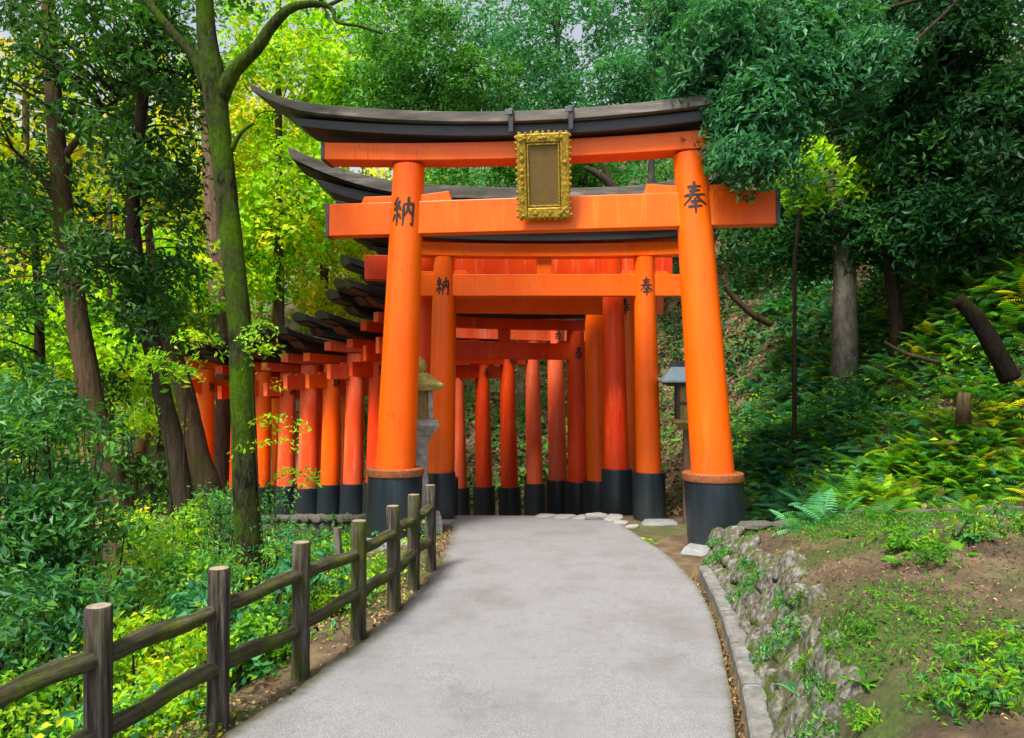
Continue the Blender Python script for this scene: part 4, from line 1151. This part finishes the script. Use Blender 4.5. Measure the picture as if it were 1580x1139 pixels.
def hit_ground(px, py, d0=2.0, d1=40):
    """march a view ray to the terrain"""
    d = np.linspace(d0, d1, 1500)
    x = (px - 790) * d / 1150; z = 1.5 + (600 - py) * d / 1150
    h = H(x, d); k = np.argmax(z < h)
    return (x[k], d[k], h[k]) if z[k] < h[k] else None

rf = random.Random(17)
def fern_at(x, y, z, size, pal, label, group, nf=8):
    t = empty('fern', (x, y, z - .02), rf.uniform(0, 6)); tag(t, label, 'fern', group)
    for k in range(nf):
        o = place('frond', rf.choice(FR[pal]), (0, 0, 0), (size * rf.uniform(.8, 1.2),) * 3, (0, rf.uniform(-.35, .25), k * 6.283 / nf + rf.uniform(-.3, .3)), t)
count = 0
for i in range(62):
    px, py = rf.uniform(1150, 1600), rf.uniform(430, 800)
    if py < 800 - (px - 1120) * .9: continue
    h = hit_ground(px, py, 6.0)
    if h is None or h[1] < 5.2: continue
    if px < 1330: pal, lab = 'fernteal', 'blue green fern on the slope just right of the largest gate'
    elif py > 680: pal, lab = 'fern', 'light green fern low on the right slope above the coping stones'
    else: pal, lab = 'fern', 'green fern high on the steep right slope'
    fern_at(*h, rf.uniform(.55, .95), pal, lab, lab.split(' on ')[0].split(' low')[0].split(' high')[0] + 's on the right slope')

def fern_cover(name, label, regions, pal, n, smin, smax):
    V, F, C = [], [], []; off = 0
    tmpl = [frond_arrays(300 + i, pairs=13) for i in range(6)]
    for i in range(n):
        reg = rf.choices(regions, [q[4] for q in regions])[0]
        px = rf.gauss((reg[0] + reg[2]) / 2, (reg[2] - reg[0]) / 4); py = rf.gauss((reg[1] + reg[3]) / 2, (reg[3] - reg[1]) / 4)
        h = hit_ground(px, py, 5.6)
        if h is None or h[1] < 5.6: continue
        nf = rf.randint(4, 7); a0 = rf.uniform(0, 6.28); col0 = colors(pal, 1, .25)[0]; S = rf.uniform(smin, smax)
        for k in range(nf):
            v, f = rf.choice(tmpl); a = a0 + k * 6.283 / nf + rf.uniform(-.4, .4); tl = rf.uniform(-.6, .7)
            s_ = S * rf.uniform(.75, 1.2)
            ct, st = math.cos(tl), math.sin(tl)
            vx = v[:, 0] * ct + v[:, 2] * st; vz = -v[:, 0] * st + v[:, 2] * ct
            x = vx * math.cos(a) - v[:, 1] * math.sin(a); y = vx * math.sin(a) + v[:, 1] * math.cos(a)
            V.append(np.stack([x * s_ + h[0], y * s_ + h[1], vz * s_ + h[2]], 1)); F.append(f + off); off += len(v)
            C.append(np.repeat(((np.array([.16, .10, .04]) if rf.random() < .05 else col0) * rf.uniform(.7, 1.25))[None], len(v), 0))
    V = np.concatenate(V); F = np.concatenate(F); C = np.concatenate(C)
    quad = F[F[:, 2] != F[:, 3]]; tri = F[F[:, 2] == F[:, 3]][:, :3]
    fl = np.concatenate([quad, np.concatenate([tri, tri[:, 2:3]], 1)]) if False else None
    me = bpy.data.meshes.new(name)
    me.vertices.add(len(V)); me.vertices.foreach_set('co', V.astype(np.float32).ravel())
    loops = np.concatenate([quad.ravel(), tri.ravel()]); me.loops.add(len(loops)); me.loops.foreach_set('vertex_index', loops.astype(np.int32))
    st_ = np.concatenate([np.arange(len(quad)) * 4, len(quad) * 4 + np.arange(len(tri)) * 3]).astype(np.int32)
    me.polygons.add(len(st_)); me.polygons.foreach_set('loop_start', st_)
    at = me.color_attributes.new('col', 'FLOAT_COLOR', 'POINT'); c4 = np.ones((len(V), 4), np.float32); c4[:, :3] = C; at.data.foreach_set('color', c4.ravel())
    me.update()
    o = link_mesh(name, me, M['leaf']); tag(o, label, 'ground cover', None, 'stuff')

fern_cover('fern_cover', 'blue green fern thicket on the slope right of the largest gate', [(1130, 600, 1320, 800, 3), (1180, 480, 1400, 700, 2.4), (1130, 420, 1300, 520, .5)], 'fernteal+fern+fernteal+shrub', 900, .45, .95)
fern_cover('fern_cover', 'bright green fern thicket at the foot of the right slope', [(1180, 720, 1560, 800, 3), (1350, 640, 1600, 780, 2)], 'fern+shrub+fern+lime+fern+olive', 620, .35, .80)
fern_cover('fern_cover', 'long green ferns high on the right slope', [(1350, 400, 1620, 640, 3), (1450, 360, 1620, 480, 1.5)], 'fern+shrub+fern+fern+olive', 560, .45, 1.0)

# general undergrowth over the terrain
def undergrowth(name, label, xr, yr, N, leaf, pal, hmax, cond=None, aspect=.5, mat='leaf', kind='ground cover', clumpy=1.0, near=False):
    x = rng.uniform(*xr, N); y = rng.uniform(*yr, N)
    k = np.sin(x * 2.3 + 1.3 * np.sin(y * 1.9)) + np.sin(y * 2.9 + x) + rng.normal(size=N) * .8
    keep = k > -clumpy + .2
    lat, att = seg_lateral(CENTER, x, y)
    if not near: keep &= (lat < -att[:, 2] - .12) | (lat > att[:, 3] + .25)
    if cond is not None: keep &= cond(x, y)
    x, y = x[keep], y[keep]
    z = H(x, y) + rng.uniform(0, 1, len(x)) ** 1.6 * hmax * (1 + .5 * np.sin(x * 3) * np.sin(y * 2.6))
    n = np.stack([rng.normal(size=len(x)) * .6, rng.normal(size=len(x)) * .6 - .25, np.ones(len(x))], 1)
    v, f = leaf_arrays(np.stack([x, y, z], 1), n, leaf * rng.uniform(.6, 1.4, len(x)), aspect)
    o = mesh_np(name, v, f, np.repeat(colors(pal, len(x), .3), 4, 0), M[mat]); tag(o, label, kind, None, 'stuff')
left_of = lambda x, y: x < XL(y) - .18
undergrowth('undergrowth', 'yellow green low plants covering the ground left of the fence', (-6, -.8), (2.2, 8.5), 52000, .042, 'fern+lime+fernteal+bright', .22, lambda x, y: x < XL(y) - .14, clumpy=.1, near=True)
undergrowth('undergrowth', 'green low plants on the valley floor left of the gates', (-14, -1.5), (7, 15), 52000, .085, 'mid', .30, lambda x, y: x < -1.9)
undergrowth('undergrowth', 'shaded low plants on the far valley side', (-45, 2), (15, 40), 60000, .22, 'mid', .6)
undergrowth('undergrowth', 'scattered green plants on the slope behind the gates', (-4, 9), (8, 26), 42000, .11, 'mid', .22, lambda x, y: (seg_lateral(FOOT, x, y)[0] > .2), clumpy=.2)
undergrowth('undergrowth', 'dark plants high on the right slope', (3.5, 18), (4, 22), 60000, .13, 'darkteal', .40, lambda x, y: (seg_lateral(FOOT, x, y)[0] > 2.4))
undergrowth('undergrowth', 'mixed small weeds growing between the ferns on the right slope', (2.4, 9), (5.4, 12), 46000, .062, 'shrub+fern+fernteal+lime', .38, lambda x, y: (seg_lateral(FOOT, x, y)[0] > .5), clumpy=-.3)
undergrowth('leaf_litter', 'brown dead leaves strewn over the slope behind the gates', (-4, 7), (6.4, 22), 60000, .085, 'litter', .03, lambda x, y: (seg_lateral(FOOT, x, y)[0] > -.4), .6, 'litter', 'leaf litter', 3)
undergrowth('undergrowth', 'small green sprigs between the fence posts and the path', (-2.4, -.5), (1.5, 8), 9000, .028, 'fern+lime+olive', .05, lambda x, y: (x < XL(y) - .03) & (x > XL(y) - .35), clumpy=-.5, near=True)
undergrowth('leaf_litter', 'brown dead leaves along the ground beside the fence', (-2.4, -.4), (1.5, 8), 26000, .026, 'litter', .015, lambda x, y: (x < XL(y) + .05 + .12 * (np.sin(y * 9) > .6)) & (x > XL(y) - .5), .6, 'litter', 'leaf litter', .9, True)

# moss, grass and plants on the earth bank
def bank_cover():
    N = 60000
    x = rng.uniform(1.2, 4.6, N); y = rng.uniform(1.6, 6.6, N)
    dx = x - XW(y)
    k = np.sin(x * 3.1 + y * 1.3) + np.sin(y * 3.7 - x * 2) + rng.normal(size=N) * .35
    back = (y > 5.35 - .5 * (x - 2)) & (dx > .5)
    keep = (dx > .12) & ((k > 1.0) | (back & (k > -.2)))
    x, y = x[keep], y[keep]; z = H(x, y)
    n = np.stack([rng.normal(size=len(x)) * .7, rng.normal(size=len(x)) * .7 - .4, np.full(len(x), .7)], 1)
    v, f = leaf_arrays(np.stack([x, y, z + rng.uniform(0, .05, len(x))], 1), n, rng.uniform(.012, .032, len(x)), .32)
    o = mesh_np('low_greenery', v, f, np.repeat(colors('fern', len(x), .3), 4, 0), M['leaf']); tag(o, 'patches of small green leaves on the brown earth bank at right', 'ground cover', None, 'stuff')
    N = 9000
    x = rng.uniform(1.3, 4.4, N); y = rng.uniform(1.6, 6.5, N); keep = (x - XW(y)) > .18; x, y = x[keep], y[keep]
    n = np.stack([rng.normal(size=len(x)) * .5, rng.normal(size=len(x)) * .5, np.ones(len(x))], 1)
    v, f = leaf_arrays(np.stack([x, y, H(x, y) + .008], 1), n, rng.uniform(.008, .026, len(x)), .45)
    o = mesh_np('leaf_litter', v, f, np.repeat(colors('litter', len(x), .3), 4, 0), M['litter']); tag(o, 'bits of dead leaf and bark strewn over the brown earth bank', 'leaf litter', None, 'stuff')
    # clods and crumbs of earth
    N = 26000
    x = rng.uniform(1.25, 4.6, N); y = rng.uniform(1.5, 6.5, N); dx = x - XW(y); keep = dx > .20; x, y = x[keep], y[keep]; N = len(x)
    tv = np.array([[1, 0, -.3], [-.5, .87, -.3], [-.5, -.87, -.3], [.1, .05, .8]]); tf = np.array([[0, 1, 3], [1, 2, 3], [2, 0, 3]])
    sz = rng.uniform(0, 1, (N, 1, 1)) ** 2.5 * .026 + .005 ; a = rng.uniform(0, 6.28, N); c, s_ = np.cos(a), np.sin(a)
    q = tv[None] * (1 + rng.uniform(-.45, .45, (N, 4, 3))) * sz
    q = np.stack([q[..., 0] * c[:, None] - q[..., 1] * s_[:, None], q[..., 0] * s_[:, None] + q[..., 1] * c[:, None], q[..., 2]], -1)
    q += np.stack([x, y, H(x, y)], 1)[:, None]
    f = (tf[None] + np.arange(N)[:, None, None] * 4).reshape(-1, 3)
    o = mesh_np('earth_clods', q.reshape(-1, 3), f, None, M['ground'], smooth=True); tag(o, 'crumbly clods on the brown earth bank at right', 'soil', None, 'stuff')
    # moss and tiny leaves creeping over the wall stones
    N = 12000
    y = rng.uniform(1.8, 6.6, N); k = np.interp(y, [4.2, 6.5], [1, .5]); t = rng.uniform(0, 1, N)
    zz = t * .40 * k; x = XW(y) + zz * .52 - .045 + rng.uniform(-.01, .03, N)
    keep = (np.sin(y * 5.3) + np.sin(y * 11 + t * 7) + t * 1.3 + rng.normal(size=N) * .3) > 1.35; x, y, zz = x[keep], y[keep], zz[keep]
    n = np.stack([-np.ones(len(x)) + rng.normal(size=len(x)) * .5, rng.normal(size=len(x)) * .6, .6 + rng.normal(size=len(x)) * .4], 1)
    v, f = leaf_arrays(np.stack([x, y, zz], 1), n, rng.uniform(.010, .030, len(x)), .5)
    o = mesh_np('moss', v, f, np.repeat(colors('fern+fernteal+fern', len(x), .3), 4, 0), M['leaf']); tag(o, 'moss and tiny leaves creeping over the wall stones', 'moss', None, 'stuff')
    # drain filling
    N = 2600
    y = rng.uniform(1.8, 6.3, N); x = XR(y) + rng.uniform(.0, 1, N) * (XG(y) - XR(y))
    n = np.stack([rng.normal(size=N) * .8, rng.normal(size=N) * .8, np.ones(N)], 1)
    v, f = leaf_arrays(np.stack([x, y, -.125 + rng.uniform(0, .05, N)], 1), n, rng.uniform(.008, .03, N), .6)
    o = mesh_np('leaf_litter', v, f, np.repeat(colors('litter', N, .4), 4, 0), M['litter']); tag(o, 'dead leaves lying in the narrow drain beside the path', 'leaf litter', None, 'stuff')
bank_cover()

def bladed_plant(name, label, cat, base, n, L, wd, pal, up=.8, group=None, mat='leaf'):
    """rosette of arching blades, each a part"""
    t = empty(name, base); tag(t, label, cat, group)
    for k in range(n):
        a = rf.uniform(0, 6.283); l_ = L * rf.uniform(.6, 1.15); e = up * rf.uniform(.6, 1.2)
        vs, fs = [], []; m = 6
        for i in range(m + 1):
            u = i / m; r_ = l_ * u * .75; z = l_ * (e * u - .8 * e * u * u * .9)
            w_ = wd * math.sin(math.pi * (.12 + .86 * u)) + .0006
            c, s_ = math.cos(a), math.sin(a)
            vs += [(r_ * c - w_ * s_, r_ * s_ + w_ * c, z), (r_ * c, r_ * s_, z - w_ * .25), (r_ * c + w_ * s_, r_ * s_ - w_ * c, z)]
        for i in range(m):
            for j in range(2): q = i * 3 + j; fs.append((q, q + 1, q + 4, q + 3))
        me = bpy.data.meshes.new('blade'); me.from_pydata(vs, [], fs)
        at = me.color_attributes.new('col', 'FLOAT_COLOR', 'POINT'); c4 = np.ones((len(vs), 4), np.float32); c4[:, :3] = colors(pal, 1, .2); at.data.foreach_set('color', c4.ravel())
        link_mesh('leaf', me, M[mat], t, True)
    return t

def on_bank(px, py):
    h = hit_ground(px, py, 1.4, 12); return h
for px, py, n, L, wd, pal, lab in (
    (1470, 1065, 7, .16, .020, 'fernteal', 'broad leaved seedling with four pale leaves on the right earth bank'),
    (1230, 1075, 9, .13, .011, 'fernteal', 'small leafy weed at the foot of the stone wall near the drain'),
    (1330, 1060, 9, .12, .010, 'fern', 'small leafy weed on the wall top near the bottom of the picture'),
    (1500, 835, 8, .20, .018, 'fernteal', 'blue green weed on the grassy back edge of the earth bank'),
    (1395, 850, 9, .22, .016, 'fern', 'larger leafy weed on the grassy patch of the earth bank'),
    (1310, 830, 7, .16, .014, 'fern', 'green weed beside the end of the coping stones'),
    (1560, 975, 6, .10, .012, 'fernteal', 'little pale weed at the right edge of the earth bank'),
    (1150, 1005, 6, .09, .008, 'lime', 'tiny green tuft between the kerb and the stone wall'),
    (1135, 1110, 5, .07, .007, 'lime', 'tiny green tuft growing in the drain')):
    h = on_bank(px, py)
    if h: bladed_plant('weed', lab, 'plant', (h[0], h[1], h[2]), n, L, wd, pal)
def bank_clump(label, spots, N, leaf, pal, rad, aspect=.32):
    bl = []
    for px, py in spots:
        h = on_bank(px, py)
        if h: bl.append(((h[0], h[1], h[2] + rad * .35), (rad * 1.1, rad, rad * .7), N))
    shrub(label, bl, leaf, aspect, pal, stems=10, stemr=.2, name='leafy_clump', cat='plant', clump=rad * .45, per=16, mask=-1)
bank_clump('dense dark green clump of small leaves at the lower right corner', [(1500, 1040), (1560, 1010), (1540, 1090), (1470, 1100), (1590, 1060)], 520, .026, 'fern+fernteal+lime', .10)
bank_clump('tangled green weeds on the wall top near the bottom of the picture', [(1300, 1080), (1330, 1120), (1250, 1030)], 240, .022, 'fern+lime', .06)
bank_clump('mossy green clump in the middle of the brown earth bank', [(1290, 1000), (1240, 930), (1330, 980)], 230, .020, 'fern', .06)
bank_clump('grassy green patch on the back edge of the earth bank', [(1400, 850), (1440, 870), (1380, 830), (1500, 830), (1545, 815)], 420, .034, 'fern+fernteal+lime', .13)
for i in range(8):
    h = on_bank(1430 + rf.uniform(-60, 110), 840 + rf.uniform(-20, 30))
    if h: fern_at(*h, rf.uniform(.22, .36), 'fern', 'small green fern on the grassy back part of the brown earth bank', 'small ferns on the back of the earth bank', 7)
for i in range(5):
    h = on_bank(1000 + rf.uniform(-15, 25), 842 + rf.uniform(-8, 8))
    if h: fern_at(*h, rf.uniform(.2, .32), 'lime', 'small fern beside the base stone of the right gate posts', 'small ferns between the right gate posts', 6)

# logs on the slope
def log(label, spec, d, mat='bark_dark'):
    pts, rad = trunk_pts(spec, d); mb = MB(); mb.tube(pts, rad, 11, .1, 5)
    o = mb.build('fallen_log', M[mat], None, True); tag(o, label, 'log')
log('dark broken trunk leaning out of the ferns on the right slope', [(1560, 585, 30), (1535, 540, 28), (1505, 490, 25), (1478, 462, 20)], 7.0, 'bark_black')
log('thin bent branch lying on the right slope above the ferns', [(1450, 560, 8), (1420, 552, 7), (1395, 545, 6), (1365, 528, 4)], 7.2)
log('fallen grey branch on the leafy slope beside the right post', [(1190, 500, 11), (1165, 488, 10), (1135, 462, 9), (1118, 440, 8)], 9.4, 'bark_brown')
st = MB(); p = P(1487, 590, 7.2); st.tube([(p.x, p.y, p.z - .4), (p.x, p.y, p.z - .16), (p.x + .01, p.y, p.z - .1)], [.07, .06, .055], 12, .08, 9)
o = st.build('tree_stump', M['bark_brown'], None, True); tag(o, 'short grey stump among the ferns below the dark broken trunk', 'stump')
